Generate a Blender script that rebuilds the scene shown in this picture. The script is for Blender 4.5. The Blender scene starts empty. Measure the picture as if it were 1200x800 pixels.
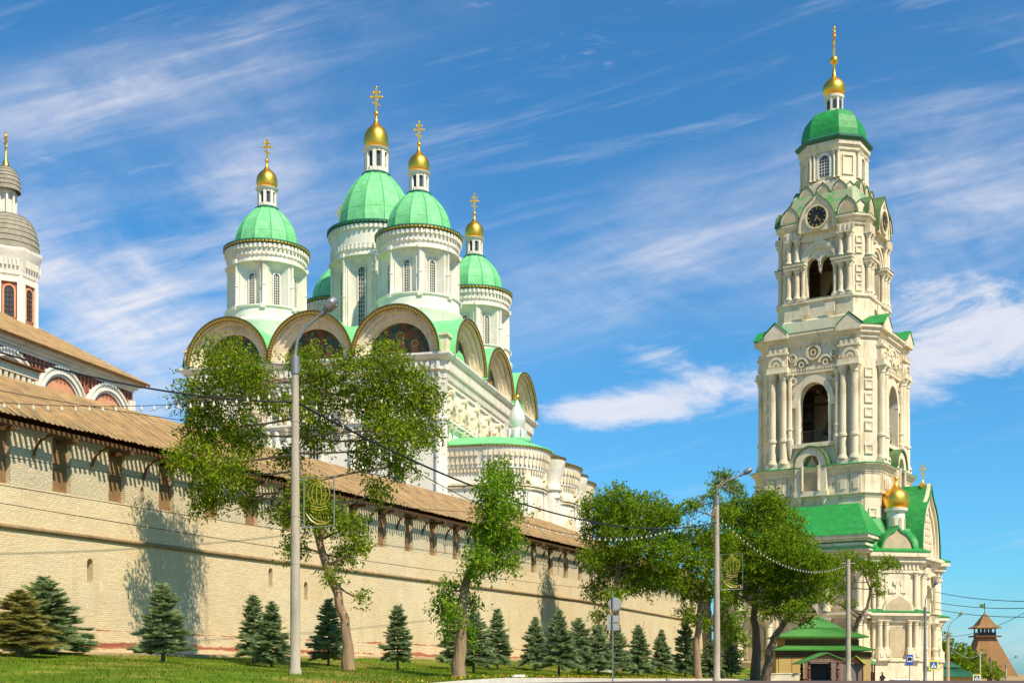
import bpy, math, random
import numpy as np
from mathutils import Matrix, Vector
R = math.radians; PI = math.pi
random.seed(7); rng = np.random.default_rng(7)
SC = bpy.context.scene
COL = SC.collection

# ------------------------------------------------------------------ camera
cam_d = bpy.data.cameras.new('camera'); cam = bpy.data.objects.new('camera', cam_d); COL.objects.link(cam)
cam.location = (0, 0, 1.6); cam.rotation_euler = (R(90), 0, 0)
cam_d.sensor_width = 36; cam_d.lens = 45; cam_d.shift_y = 0.325
cam_d.clip_start = 0.1; cam_d.clip_end = 9000
SC.camera = cam
# ------------------------------------------------------------------ sky + sun
SUN_EL = R(50); SX, SY = 0.62, -0.785            # horizontal direction towards the sun
w = bpy.data.worlds.new('World'); SC.world = w; w.use_nodes = True
nt = w.node_tree; nd = nt.nodes; lk = nt.links
for n in list(nd): nd.remove(n)
def N(t, **k):
    n = nd.new(t)
    for a, b in k.items(): setattr(n, a, b)
    return n
out = N('ShaderNodeOutputWorld'); bg = N('ShaderNodeBackground')
sky = N('ShaderNodeTexSky', sky_type='NISHITA', sun_disc=False, sun_elevation=SUN_EL,
        sun_rotation=math.atan2(SX, SY), altitude=0, air_density=1.0, dust_density=0.6, ozone_density=3.2)
bg.inputs['Strength'].default_value = 0.098
def M(op, a, b=None, c=None, clamp=False):
    n = N('ShaderNodeMath', operation=op, use_clamp=clamp)
    for i, x in enumerate((a, b, c)):
        if x is None: continue
        if isinstance(x, (int, float)): n.inputs[i].default_value = x
        else: lk.new(x, n.inputs[i])
    return n.outputs[0]
tc = N('ShaderNodeTexCoord'); sep = N('ShaderNodeSeparateXYZ'); lk.new(tc.outputs['Generated'], sep.inputs[0])
dx, dy, dz = sep.outputs
ay = M('MAXIMUM', dy, 0.05)
gx = M('DIVIDE', dx, ay); gz = M('DIVIDE', dz, ay)       # gnomonic directions about north: clouds sit at infinity
cmb = N('ShaderNodeCombineXYZ'); lk.new(gx, cmb.inputs[0]); lk.new(gz, cmb.inputs[1])
def noise(rot, sx_, sy_, scale, detail=7, rough=.6, dist=0.0, off=(0, 0, 0)):
    mp = N('ShaderNodeMapping'); mp.inputs['Rotation'].default_value = (0, 0, rot); mp.inputs['Location'].default_value = off
    lk.new(cmb.outputs[0], mp.inputs['Vector'])
    mp2 = N('ShaderNodeMapping'); mp2.inputs['Scale'].default_value = (sx_, sy_, 1); lk.new(mp.outputs[0], mp2.inputs['Vector'])
    n = N('ShaderNodeTexNoise'); n.inputs['Scale'].default_value = scale; n.inputs['Detail'].default_value = detail
    n.inputs['Roughness'].default_value = rough; n.inputs['Distortion'].default_value = dist
    lk.new(mp2.outputs[0], n.inputs['Vector']); return n.outputs['Fac']
def ramp(x, lo, hi):
    n = N('ShaderNodeMapRange', interpolation_type='SMOOTHSTEP'); n.inputs['From Min'].default_value = lo
    n.inputs['From Max'].default_value = hi; lk.new(x, n.inputs['Value']); return n.outputs[0]
def G(px, py): return ((px-600)/1500, (790-py)/1500)
def blob(px, py, rx, ry, ang=0):
    """soft elliptical region of sky where a cloud bank stands"""
    cx, cz = G(px, py); a = M('SUBTRACT', gx, cx); b = M('SUBTRACT', gz, cz); c, s = math.cos(ang), math.sin(ang)
    u = M('ADD', M('MULTIPLY', a, c*1500/rx), M('MULTIPLY', b, s*1500/rx))
    v = M('ADD', M('MULTIPLY', a, -s*1500/ry), M('MULTIPLY', b, c*1500/ry))
    d = M('ADD', M('MULTIPLY', u, u), M('MULTIPLY', v, v))
    return M('POWER', 2.718, M('MULTIPLY', d, -1))
def addall(l):
    r = l[0]
    for x in l[1:]: r = M('ADD', r, x)
    return r
streak = noise(R(-13), 1.0, 6.0, 3.2, 8, .62, .6)
fine = noise(R(-16), 1.0, 4.0, 11, 8, .6, .8, (3, 1, 0))
soft = noise(R(20), 1.0, 1.8, 4.2, 6, .6, .7, (5, 2, 0))
reg = addall([M('MULTIPLY', blob(120, 105, 280, 42, R(13)), .75), M('MULTIPLY', blob(150, 300, 230, 80, R(15)), .6), M('MULTIPLY', blob(80, 400, 270, 130), 1.25), M('MULTIPLY', blob(250, 240, 60, 90, R(-35)), .6),
              M('MULTIPLY', blob(330, 200, 120, 90), .5), M('MULTIPLY', blob(760, 330, 240, 50, R(8)), .8),
              M('MULTIPLY', blob(1130, 120, 180, 60, R(22)), .75), M('MULTIPLY', blob(1130, 260, 150, 90, R(20)), .75),
              M('MULTIPLY', blob(1150, 740, 130, 35), .8), M('MULTIPLY', blob(760, 250, 200, 40, R(18)), .35)])
cir = M('MULTIPLY', reg, M('ADD', M('MULTIPLY', ramp(streak, .36, .70), .58), M('MULTIPLY', ramp(soft, .32, .72), .75)))
cir = M('MULTIPLY', cir, M('ADD', .55, M('MULTIPLY', ramp(fine, .3, .7), .55)))
puff = noise(R(-6), 1.0, 2.4, 9, 10, .68, .5, (1, 7, 0))
pr = addall([M('MULTIPLY', blob(800, 460, 150, 32, R(6)), 1.15), M('MULTIPLY', blob(700, 482, 90, 18), .9), M('MULTIPLY', blob(1160, 385, 150, 66, R(16)), 1.35),
             M('MULTIPLY', blob(740, 408, 90, 14, R(-8)), .55), M('MULTIPLY', blob(1000, 470, 90, 30), .4)])
pf = ramp(M('ADD', pr, M('MULTIPLY', M('SUBTRACT', puff, .5), 3.4)), .42, 1.35)
wisp = M('MULTIPLY', ramp(noise(R(-14), 1, 9, 4, 8, .65, .4, (9, 4, 0)), .52, .75), M('MULTIPLY', ramp(gz, -.1, .2), .22))
tot = M('MINIMUM', addall([M('MULTIPLY', cir, .78), M('MULTIPLY', pf, .8), wisp]), .86)
tint = N('ShaderNodeMix', data_type='RGBA', blend_type='MULTIPLY'); tint.inputs['Factor'].default_value = 1
lk.new(sky.outputs[0], tint.inputs['A']); tint.inputs['B'].default_value = (0.40, 0.98, 1.26, 1)
mx = N('ShaderNodeMix', data_type='RGBA'); lk.new(tot, mx.inputs['Factor']); lk.new(tint.outputs['Result'], mx.inputs['A'])
mx.inputs['B'].default_value = (7.0, 6.9, 7.4, 1)
lk.new(mx.outputs['Result'], bg.inputs['Color']); lk.new(bg.outputs[0], out.inputs[0])
sl = bpy.data.lights.new('sun', 'SUN'); sl.energy = 5.0; sl.angle = R(.55); sl.color = (1.0, .875, .68)
so = bpy.data.objects.new('sun', sl); COL.objects.link(so)
so.rotation_euler = Vector((SX*math.cos(SUN_EL), SY*math.cos(SUN_EL), math.sin(SUN_EL))).to_track_quat('Z', 'Y').to_euler()
SC.view_settings.view_transform = 'Standard'; SC.view_settings.look = 'None'
SC.view_settings.exposure = 0.36; SC.view_settings.gamma = 1; SC.view_settings.use_curve_mapping = False

# ------------------------------------------------------------------ materials
def mat(name, col, rough=.8, metal=0, var=.12, vscale=1.2, bump=.0, bscale=20, col2=None, mask=(.45, .65), mscale=.6, coord='Object', bdist=.05, stretch=None, detail=5, streak=None):
    """plain procedural material: base colour, broad noise variation, optional second colour in patches, bump"""
    m = bpy.data.materials.new(name); m.use_nodes = True; t = m.node_tree; ns = t.nodes; L = t.links
    b = ns['Principled BSDF']; b.inputs['Roughness'].default_value = rough; b.inputs['Metallic'].default_value = metal; b.inputs['Specular IOR Level'].default_value = .5 if rough < .7 else .15
    co = ns.new('ShaderNodeTexCoord'); src = co.outputs[coord]
    if stretch:
        mp = ns.new('ShaderNodeMapping'); mp.inputs['Scale'].default_value = stretch; L.new(src, mp.inputs[0]); src = mp.outputs[0]
    n1 = ns.new('ShaderNodeTexNoise'); n1.inputs['Scale'].default_value = vscale; n1.inputs['Detail'].default_value = detail; n1.inputs['Roughness'].default_value = .65; L.new(src, n1.inputs[0])
    mr = ns.new('ShaderNodeMapRange'); mr.inputs[1].default_value = .3; mr.inputs[2].default_value = .7; mr.inputs[3].default_value = 1-var; mr.inputs[4].default_value = 1+var; L.new(n1.outputs[0], mr.inputs[0])
    mu = ns.new('ShaderNodeVectorMath'); mu.operation = 'SCALE'; L.new(mr.outputs[0], mu.inputs['Scale'])
    if col2:
        n2 = ns.new('ShaderNodeTexNoise'); n2.inputs['Scale'].default_value = mscale; n2.inputs['Detail'].default_value = 8; n2.inputs['Roughness'].default_value = .68
        L.new(src, n2.inputs[0])
        r2 = ns.new('ShaderNodeMapRange'); r2.interpolation_type = 'SMOOTHSTEP'; r2.inputs[1].default_value = mask[0]; r2.inputs[2].default_value = mask[1]; L.new(n2.outputs[0], r2.inputs[0])
        mi = ns.new('ShaderNodeMix'); mi.data_type = 'RGBA'; mi.inputs['A'].default_value = (*col, 1); mi.inputs['B'].default_value = (*col2, 1); L.new(r2.outputs[0], mi.inputs['Factor'])
        L.new(mi.outputs['Result'], mu.inputs[0])
    else: mu.inputs[0].default_value = col
    fin = mu.outputs[0]
    if streak:      # rain streaks and grime: long vertical stains of a darker dirt colour
        for (sc_, lo_, hi_, amt, zs_) in ((1.6, .50, .74, .75, .12), (.5, .50, .70, .5, .5), (5.0, .58, .76, .5, .6)):
            mp = ns.new('ShaderNodeMapping'); mp.inputs['Scale'].default_value = (1, 1, zs_); mp.inputs['Location'].default_value = (sc_, 0, 0); L.new(co.outputs['Object'], mp.inputs[0])
            n4 = ns.new('ShaderNodeTexNoise'); n4.inputs['Scale'].default_value = sc_; n4.inputs['Detail'].default_value = 8; n4.inputs['Roughness'].default_value = .7; L.new(mp.outputs[0], n4.inputs[0])
            r4 = ns.new('ShaderNodeMapRange'); r4.interpolation_type = 'SMOOTHSTEP'; r4.inputs[1].default_value = lo_; r4.inputs[2].default_value = hi_; r4.inputs[4].default_value = amt; L.new(n4.outputs[0], r4.inputs[0])
            m4 = ns.new('ShaderNodeMix'); m4.data_type = 'RGBA'; L.new(r4.outputs[0], m4.inputs['Factor']); L.new(fin, m4.inputs['A']); m4.inputs['B'].default_value = (*streak, 1); fin = m4.outputs['Result']
    L.new(fin, b.inputs['Base Color'])
    if bump:
        n3 = ns.new('ShaderNodeTexNoise'); n3.inputs['Scale'].default_value = bscale; n3.inputs['Detail'].default_value = 5; L.new(src, n3.inputs[0])
        bp = ns.new('ShaderNodeBump'); bp.inputs['Strength'].default_value = bump; bp.inputs['Distance'].default_value = bdist; L.new(n3.outputs[0], bp.inputs['Height']); L.new(bp.outputs[0], b.inputs['Normal'])
    return m
def brick_mat(name, c1, c2, mortar, bw=.28, bh=.09, ms=.014, red=None, stain=None, bump=.5, zred=None):
    m = bpy.data.materials.new(name); m.use_nodes = True; t = m.node_tree; ns = t.nodes; L = t.links; b = ns['Principled BSDF']; b.inputs['Roughness'].default_value = .9
    uv = ns.new('ShaderNodeTexCoord'); br = ns.new('ShaderNodeTexBrick'); L.new(uv.outputs['UV'], br.inputs[0])
    br.inputs['Color1'].default_value = (*c1, 1); br.inputs['Color2'].default_value = (*c2, 1); br.inputs['Mortar'].default_value = (*mortar, 1)
    br.inputs['Scale'].default_value = 1; br.inputs['Mortar Size'].default_value = ms; br.inputs['Mortar Smooth'].default_value = .4
    br.inputs['Brick Width'].default_value = bw; br.inputs['Row Height'].default_value = bh
    def nz(scale, lo, hi, a, c, src='Object', st=None, det=7):
        s = uv.outputs[src]
        if st:
            mp = ns.new('ShaderNodeMapping'); mp.inputs['Scale'].default_value = st; L.new(s, mp.inputs[0]); s = mp.outputs[0]
        n = ns.new('ShaderNodeTexNoise'); n.inputs['Scale'].default_value = scale; n.inputs['Detail'].default_value = det; n.inputs['Roughness'].default_value = .7; L.new(s, n.inputs[0])
        r = ns.new('ShaderNodeMapRange'); r.interpolation_type = 'SMOOTHSTEP'
        for i, v in enumerate((lo, hi, a, c)): r.inputs[i+1].default_value = v
        L.new(n.outputs[0], r.inputs[0]); return r.outputs[0]
    cur = br.outputs['Color']
    def mixc(fac, colr, c):
        mi = ns.new('ShaderNodeMix'); mi.data_type = 'RGBA'; L.new(fac, mi.inputs['Factor']); L.new(c, mi.inputs['A']); mi.inputs['B'].default_value = (*colr, 1); return mi.outputs['Result']
    if stain:
        cur = mixc(nz(.16, .45, .62, 0, .6), tuple(x*.9+.05 for x in c1[::1]), cur)
        cur = mixc(nz(.35, .42, .72, 0, .75), stain, cur)
        cur = mixc(nz(.22, .52, .60, 0, .35, 'UV', (1, 1.6, 1)), (.58, .49, .34), cur)
        cur = mixc(nz(1.0, .5, .78, 0, .6, 'UV', (.9, .12, 1)), tuple(x*.82 for x in stain), cur)
        cur = mixc(nz(2.5, .55, .75, 0, .55), tuple(min(.9, x*1.25) for x in c1), cur)
        cur = mixc(nz(3.0, .48, .72, 0, .55, 'UV', (.35, 4.0, 1)), tuple(x*.72 for x in stain), cur)
        cur = mixc(nz(.8, .56, .74, 0, .7, 'UV', (1.6, .10, 1)), tuple(x*.66 for x in stain), cur)
        cur = mixc(nz(6, .62, .74, 0, .6), tuple(x*.6 for x in stain), cur)
    if red:
        sp = ns.new('ShaderNodeSeparateXYZ'); L.new(uv.outputs['UV'], sp.inputs[0])
        zz = sp.outputs[1]; tot_ = None
        for (zc, hw, lo, hi) in zred:
            a = ns.new('ShaderNodeMath'); a.operation = 'SUBTRACT'; L.new(zz, a.inputs[0]); a.inputs[1].default_value = zc
            a2 = ns.new('ShaderNodeMath'); a2.operation = 'ABSOLUTE'; L.new(a.outputs[0], a2.inputs[0])
            a3 = ns.new('ShaderNodeMapRange'); a3.inputs[1].default_value = 0; a3.inputs[2].default_value = hw; a3.inputs[3].default_value = .36; a3.inputs[4].default_value = 0; L.new(a2.outputs[0], a3.inputs[0])
            n = ns.new('ShaderNodeTexNoise'); n.inputs['Scale'].default_value = .9; n.inputs['Detail'].default_value = 9; n.inputs['Roughness'].default_value = .75
            mp = ns.new('ShaderNodeMapping'); mp.inputs['Scale'].default_value = (.5, 2.2, 1); mp.inputs['Location'].default_value = (zc, 0, 0); L.new(uv.outputs['UV'], mp.inputs[0]); L.new(mp.outputs[0], n.inputs[0])
            s = ns.new('ShaderNodeMath'); s.operation = 'ADD'; L.new(n.outputs[0], s.inputs[0]); L.new(a3.outputs[0], s.inputs[1])
            r = ns.new('ShaderNodeMapRange'); r.inputs[1].default_value = lo; r.inputs[2].default_value = hi; L.new(s.outputs[0], r.inputs[0])
            cur = mixc(r.outputs[0], red, cur)
    L.new(cur, b.inputs['Base Color'])
    bp = ns.new('ShaderNodeBump'); bp.inputs['Strength'].default_value = bump; bp.inputs['Distance'].default_value = .02
    ad = ns.new('ShaderNodeMath'); ad.operation = 'SUBTRACT'; L.new(nz(7, .3, .7, 0, 1.6), ad.inputs[0]); L.new(br.outputs['Fac'], ad.inputs[1]); L.new(ad.outputs[0], bp.inputs['Height']); L.new(bp.outputs[0], b.inputs['Normal'])
    return m
def leaf_mat(name, cols, trans=.35, rough=.65, spec=.12):
    m = bpy.data.materials.new(name); m.use_nodes = True; t = m.node_tree; ns = t.nodes; L = t.links; b = ns['Principled BSDF']; b.inputs['Roughness'].default_value = rough
    b.inputs['Specular IOR Level'].default_value = spec
    g = ns.new('ShaderNodeNewGeometry'); cr = ns.new('ShaderNodeValToRGB'); L.new(g.outputs['Random Per Island'], cr.inputs[0])
    e = cr.color_ramp.elements; e[0].color = (*cols[0], 1); e[1].color = (*cols[-1], 1)
    for i, c in enumerate(cols[1:-1]): x = e.new((i+1)/(len(cols)-1)); x.color = (*c, 1)
    L.new(cr.outputs[0], b.inputs['Base Color'])
    if trans:
        tr = ns.new('ShaderNodeBsdfTranslucent'); L.new(cr.outputs[0], tr.inputs[0]); ms = ns.new('ShaderNodeMixShader'); ms.inputs[0].default_value = trans
        L.new(b.outputs[0], ms.inputs[1]); L.new(tr.outputs[0], ms.inputs[2]); L.new(ms.outputs[0], ns['Material Output'].inputs[0])
    return m
MT = {}
MT['white'] = mat('white_plaster', (.78, .74, .64), .85, var=.06, vscale=.8, bump=.15, bscale=6, col2=(.70, .63, .48), mask=(.5, .75), mscale=.5, streak=(.56, .49, .36))
MT['whitetower'] = mat('aged_limewash', (.74, .65, .47), .88, var=.08, vscale=.7, bump=.2, bscale=7, col2=(.62, .50, .30), mask=(.5, .78), mscale=.45, detail=8, streak=(.34, .26, .14))
MT['towerdark'] = mat('dark_stucco', (.50, .40, .25), .9, var=.15, vscale=1, bump=.2, bscale=8)  # darker stucco tone for niches, blind openings and kokoshnik fields
MT['mint'] = mat('mint_painted_metal', (.16, .56, .21), .6, var=.14, vscale=1.3, bump=.12, bscale=2.5, col2=(.25, .63, .30), mask=(.45, .7), mscale=.8, streak=(.12, .42, .17))
MT['seam'] = mat('dome_seam_paint', (.11, .44, .17), .5, var=.15)
MT['fadedgreen'] = mat('faded_green_paint', (.36, .38, .23), .6, var=.25, vscale=1.2, col2=(.10, .30, .09), mask=(.45, .6), mscale=1.2)
MT['greenedge'] = mat('dull_green_edge', (.09, .16, .05), .6, var=.3, vscale=2)
MT['green'] = mat('green_roof_paint', (.014, .25, .045), .55, var=.3, vscale=1.5, bump=.12, bscale=3, col2=(.09, .40, .11), mask=(.58, .72), mscale=1.3, streak=(.02, .16, .04))
MT['greendark'] = mat('dark_green_metal', (.02, .13, .07), .5, var=.15)
MT['gold'] = mat('gilding', (1.0, .54, .07), .36, 1, var=.06, vscale=3, bump=.05, bscale=3)
MT['edge'] = mat('weathered_dark_trim', (.10, .075, .03), .7, var=.3, vscale=3)
MT['gilt'] = mat('gilded_trim', (.52, .33, .05), .45, .5, var=.2, vscale=6)
MT['glass'] = mat('dark_glass', (.05, .055, .06), .18, var=.2)
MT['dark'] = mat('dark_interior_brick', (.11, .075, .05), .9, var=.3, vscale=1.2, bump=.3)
MT['mural'] = mat('painted_mural', (.17, .07, .035), .7, var=.6, vscale=1.6, col2=(.05, .09, .06), mask=(.46, .54), mscale=.7, detail=8)
MT['face'] = mat('mural_face_paint', (.25, .12, .06), .7)
MT['wallbrick'] = brick_mat('whitewashed_brick', (.78, .63, .38), (.72, .56, .33), (.62, .48, .28), stain=(.66, .48, .26), red=(.42, .13, .06), bump=.5,
                            zred=[(2.8, .34, .745, .80), (3.42, .18, .80, .84)])
MT['merlon'] = brick_mat('merlon_brick', (.72, .60, .39), (.66, .54, .34), (.55, .46, .30), stain=(.66, .54, .34), bump=.8)
MT['strc'] = mat('string_course_shade', (.30, .21, .11), .95, var=.25, vscale=2, bump=.3)  # roll coloured dark all over to stand for the shadow line beneath it
MT['orange'] = mat('orange_plaster', (.66, .31, .17), .9, var=.12)
MT['amber'] = mat('amber_lens', (.42, .27, .13), .2)
MT['redbrick'] = brick_mat('painted_red_brick', (.42, .13, .075), (.36, .10, .06), (.36, .17, .10), bw=.5, bh=.16, ms=.02, bump=.4)
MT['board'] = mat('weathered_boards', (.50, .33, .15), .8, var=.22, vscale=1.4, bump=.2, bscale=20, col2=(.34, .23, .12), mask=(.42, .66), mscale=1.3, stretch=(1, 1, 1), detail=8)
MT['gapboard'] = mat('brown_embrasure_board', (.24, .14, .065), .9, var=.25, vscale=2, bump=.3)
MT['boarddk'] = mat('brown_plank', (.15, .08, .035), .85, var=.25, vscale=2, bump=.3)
MT['shingle'] = mat('grey_shingle', (.30, .27, .20), .8, var=.2, vscale=3, bump=.3)
MT['concrete'] = mat('pole_concrete', (.44, .37, .28), .9, var=.2, vscale=3, bump=.3, bscale=25, col2=(.35, .3, .24), mask=(.5, .7), mscale=2, stretch=(1, 1, .25))
MT['steel'] = mat('grey_steel', (.28, .28, .27), .5, .6, var=.1)
MT['iron'] = mat('dark_iron', (.03, .03, .03), .6, var=.1)
MT['cable'] = mat('black_cable', (.012, .012, .014), .6)
MT['bulb'] = mat('frosted_bulb', (.60, .55, .42), .3)
MT['bark'] = mat('bark', (.16, .115, .075), .95, var=.35, vscale=5, bump=.9, bscale=14, stretch=(1, 1, .25), bdist=.06)
MT['barklight'] = mat('pale_bark', (.30, .20, .12), .95, var=.3, vscale=4, bump=.9, bscale=12, stretch=(1, 1, .2), bdist=.06)
MT['leafA'] = leaf_mat('elm_leaves', [(.06, .11, .004), (.14, .22, .008), (.26, .36, .012), (.40, .47, .02)], trans=.5)
MT['leafB'] = leaf_mat('bright_leaves', [(.07, .15, .006), (.14, .27, .010), (.22, .36, .016), (.32, .45, .025)], trans=.45)
MT['leafC'] = leaf_mat('deep_leaves', [(.05, .11, .004), (.12, .22, .008), (.23, .35, .012), (.37, .46, .02)], trans=.5)
MT['needle'] = leaf_mat('blue_spruce_needles', [(.15, .23, .10), (.26, .35, .16), (.36, .45, .23), (.42, .46, .16)], trans=.4, rough=.6)
MT['needle2'] = leaf_mat('yellowing_spruce_needles', [(.22, .26, .08), (.42, .36, .10), (.50, .40, .11), (.25, .34, .13)], trans=.4, rough=.6)
MT['grassblade'] = leaf_mat('grass_blades', [(.07, .13, .004), (.11, .185, .006), (.16, .22, .010), (.24, .24, .03)], trans=.4, spec=.1)
MT['lawn'] = mat('lawn_turf', (.095, .165, .005), .95, var=.35, vscale=.6, bump=.6, bscale=30, col2=(.22, .19, .035), mask=(.47, .62), mscale=.30, detail=8)
MT['soil'] = mat('dry_earth', (.36, .26, .13), .95, var=.2, vscale=1.5, bump=.4)
MT['asphalt'] = mat('asphalt', (.12, .085, .07), .9, var=.15, vscale=1.5, bump=.3, bscale=60)
MT['kerb'] = mat('kerb_whitewash', (.62, .57, .46), .85, var=.12, vscale=3)
MT['paint'] = mat('road_paint', (.75, .74, .7), .7)
MT['tanwall'] = mat('ochre_panel', (.52, .36, .13), .7, var=.06)
MT['greyshut'] = mat('grey_shutter', (.20, .16, .12), .6, var=.1)
MT['redwood'] = mat('red_stained_wood', (.16, .035, .02), .6, var=.2)
MT['kgreen'] = mat('corrugated_green', (.075, .25, .045), .45, var=.1)
MT['kgreen2'] = mat('yellow_green_roof', (.26, .38, .05), .5, var=.1)
MT['bluesign'] = mat('blue_sign', (.02, .08, .42), .4); MT['yellow'] = mat('yellow_sign', (.85, .78, .04), .4); MT['whitesign'] = mat('white_sign', (.8, .8, .8), .4)
MT['black'] = mat('black_paint', (.015, .015, .015), .5)
MT['skin'] = mat('skin', (.45, .25, .16), .6); MT['hair'] = mat('hair', (.02, .015, .01), .6)
MT['cloth'] = mat('dark_cloth', (.03, .025, .03), .9); MT['cloth2'] = mat('pale_cloth', (.5, .45, .4), .9)
MT['carwhite'] = mat('car_paint', (.75, .76, .78), .25); MT['cardark'] = mat('car_paint_grey', (.12, .13, .15), .25); MT['rubber'] = mat('rubber', (.02, .02, .02), .8)
MT['tent'] = mat('tent_boards', (.27, .15, .065), .85, var=.2, vscale=.6, bump=.3, stretch=(1, 1, .15))
MT['signback'] = mat('galvanised_sheet', (.34, .34, .33), .6, .2)
MT['silver'] = mat('silver_paint', (.72, .72, .68), .4, .2)
MT['yflower'] = leaf_mat('flowers', [(.7, .45, .02), (.8, .6, .05), (.6, .08, .02), (.2, .25, .03)], trans=.1)
MT['neon'] = mat('gold_rope_light', (.38, .28, .04), .4)

# ------------------------------------------------------------------ mesh builder
class MB:
    def __init__(s): s.v = []; s.f = []; s.s = []; s.T = Matrix.Identity(4)
    def add(s, vs, fs, smooth=False):
        o = len(s.v); T = s.T
        s.v += [tuple(T @ Vector(p)) for p in vs]
        flip = T.determinant() < 0
        for f in fs:
            g = [o+i for i in f]
            s.f.append(g[::-1] if flip else g); s.s.append(smooth)
    def box(s, x0, x1, y0, y1, z0, z1):
        s.add([(x0, y0, z0), (x1, y0, z0), (x1, y1, z0), (x0, y1, z0), (x0, y0, z1), (x1, y0, z1), (x1, y1, z1), (x0, y1, z1)],
              [(0, 3, 2, 1), (4, 5, 6, 7), (0, 1, 5, 4), (1, 2, 6, 5), (2, 3, 7, 6), (3, 0, 4, 7)])
    def loft(s, rings, closed=True, cap0=False, cap1=False, smooth=False):
        n = len(rings[0]); vs = [p for r in rings for p in r]; fs = []
        for k in range(len(rings)-1):
            for i in range(n if closed else n-1):
                j = (i+1) % n; fs.append((k*n+i, k*n+j, (k+1)*n+j, (k+1)*n+i))
        if cap0: fs.append(tuple(range(n))[::-1])
        if cap1: fs.append(tuple((len(rings)-1)*n+i for i in range(n)))
        s.add(vs, fs, smooth)
    def lathe(s, prof, c=(0, 0), n=24, smooth=True, a0=0, a1=2*PI, cap=False):
        full = abs(a1-a0-2*PI) < 1e-6; m = n if full else n+1
        rings = [[(c[0]+r*math.cos(a0+(a1-a0)*i/n), c[1]+r*math.sin(a0+(a1-a0)*i/n), z) for i in range(m)] for r, z in prof]
        s.loft(rings, full, cap, cap, smooth)
    def ploft(s, poly, prof, cap0=False, cap1=False):
        s.loft([[(x, y, z) for x, y in offs(poly, o)] for o, z in prof], True, cap0, cap1)
    def tube(s, pts, r, n=8, smooth=True, cap=True):
        pts = [Vector(p) for p in pts]; rs = r if isinstance(r, (list, tuple)) else [r]*len(pts); rings = []
        up = Vector((0, 0, 1)); prev = None
        for i, p in enumerate(pts):
            d = (pts[min(i+1, len(pts)-1)]-pts[max(i-1, 0)])
            if d.length < 1e-9: d = Vector((0, 0, 1))
            d.normalize()
            if prev is None: a = d.cross(Vector((1, 0, 0)) if abs(d.z) > .9 else up).normalized()
            else: a = (prev-d*prev.dot(d)).normalized()
            prev = a; b = d.cross(a)
            rings.append([p+(a*math.cos(2*PI*k/n)+b*math.sin(2*PI*k/n))*rs[i] for k in range(n)])
        s.loft(rings, True, cap, cap, smooth)
    def xz(s, pts, y0, y1):
        """a flat outline in the xz plane (counter-clockwise seen from -y) given thickness y0..y1"""
        n = len(pts); s.add([(x, y0, z) for x, z in pts]+[(x, y1, z) for x, z in pts],
              [tuple(range(n)), tuple(range(2*n-1, n-1, -1))]+[(i, i+n, (i+1) % n+n, (i+1) % n) for i in range(n)])
    def ring(s, cx, zc, ri, ro, y0, y1, n=20, a0=0, a1=PI):
        """arch band: inner radii ri=(x,z), outer radii ro"""
        rows = []
        for i in range(n+1):
            a = a0+(a1-a0)*i/n; c, q = math.cos(a), math.sin(a)
            rows.append([(cx+ri[0]*c, y0, zc+ri[1]*q), (cx+ro[0]*c, y0, zc+ro[1]*q), (cx+ro[0]*c, y1, zc+ro[1]*q), (cx+ri[0]*c, y1, zc+ri[1]*q)])
        s.loft(rows, True, True, True)
    def wallopen(s, x0, x1, z0, z1, y0, y1, cx, w, zs, zp, rise, n=12):
        """wall slab with one arched opening: width w about cx, sill zs, springing zp, rise"""
        arc = [(cx-w/2*math.cos(PI*i/n), zp+rise*math.sin(PI*i/n)) for i in range(n+1)]
        s.box(x0, cx-w/2, y0, y1, z0, z1); s.box(cx+w/2, x1, y0, y1, z0, z1)
        if zs > z0: s.box(cx-w/2, cx+w/2, y0, y1, z0, zs)
        for i in range(n):
            (a, b), (c, d) = arc[i], arc[i+1]
            s.add([(a, y0, b), (c, y0, d), (c, y0, z1), (a, y0, z1), (a, y1, b), (c, y1, d), (c, y1, z1), (a, y1, z1)],
                  [(0, 1, 2, 3), (7, 6, 5, 4), (0, 4, 5, 1), (3, 2, 6, 7)])
    def column(s, x, y, z0, z1, r, n=14, bands=()):
        h = z1-z0
        pr = [(r*1.5, z0), (r*1.5, z0+r*.5), (r*1.25, z0+r*.7), (r*1.3, z0+r*.95), (r, z0+r*1.15)]
        for b in bands: pr += [(r, b-r*.45), (r*1.28, b-r*.3), (r*1.28, b+r*.3), (r, b+r*.45)]
        pr += [(r*.88, z1-r*2.1), (r*1.08, z1-r*2.0), (r*1.0, z1-r*1.75), (r*1.15, z1-r*1.2), (r*1.5, z1-r*.5), (r*1.5, z1)]
        s.lathe(pr, (x, y), n, True)
        s.box(x-r*1.55, x+r*1.55, y-r*1.55, y+r*1.55, z1-r*.3, z1+.02)
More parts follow.
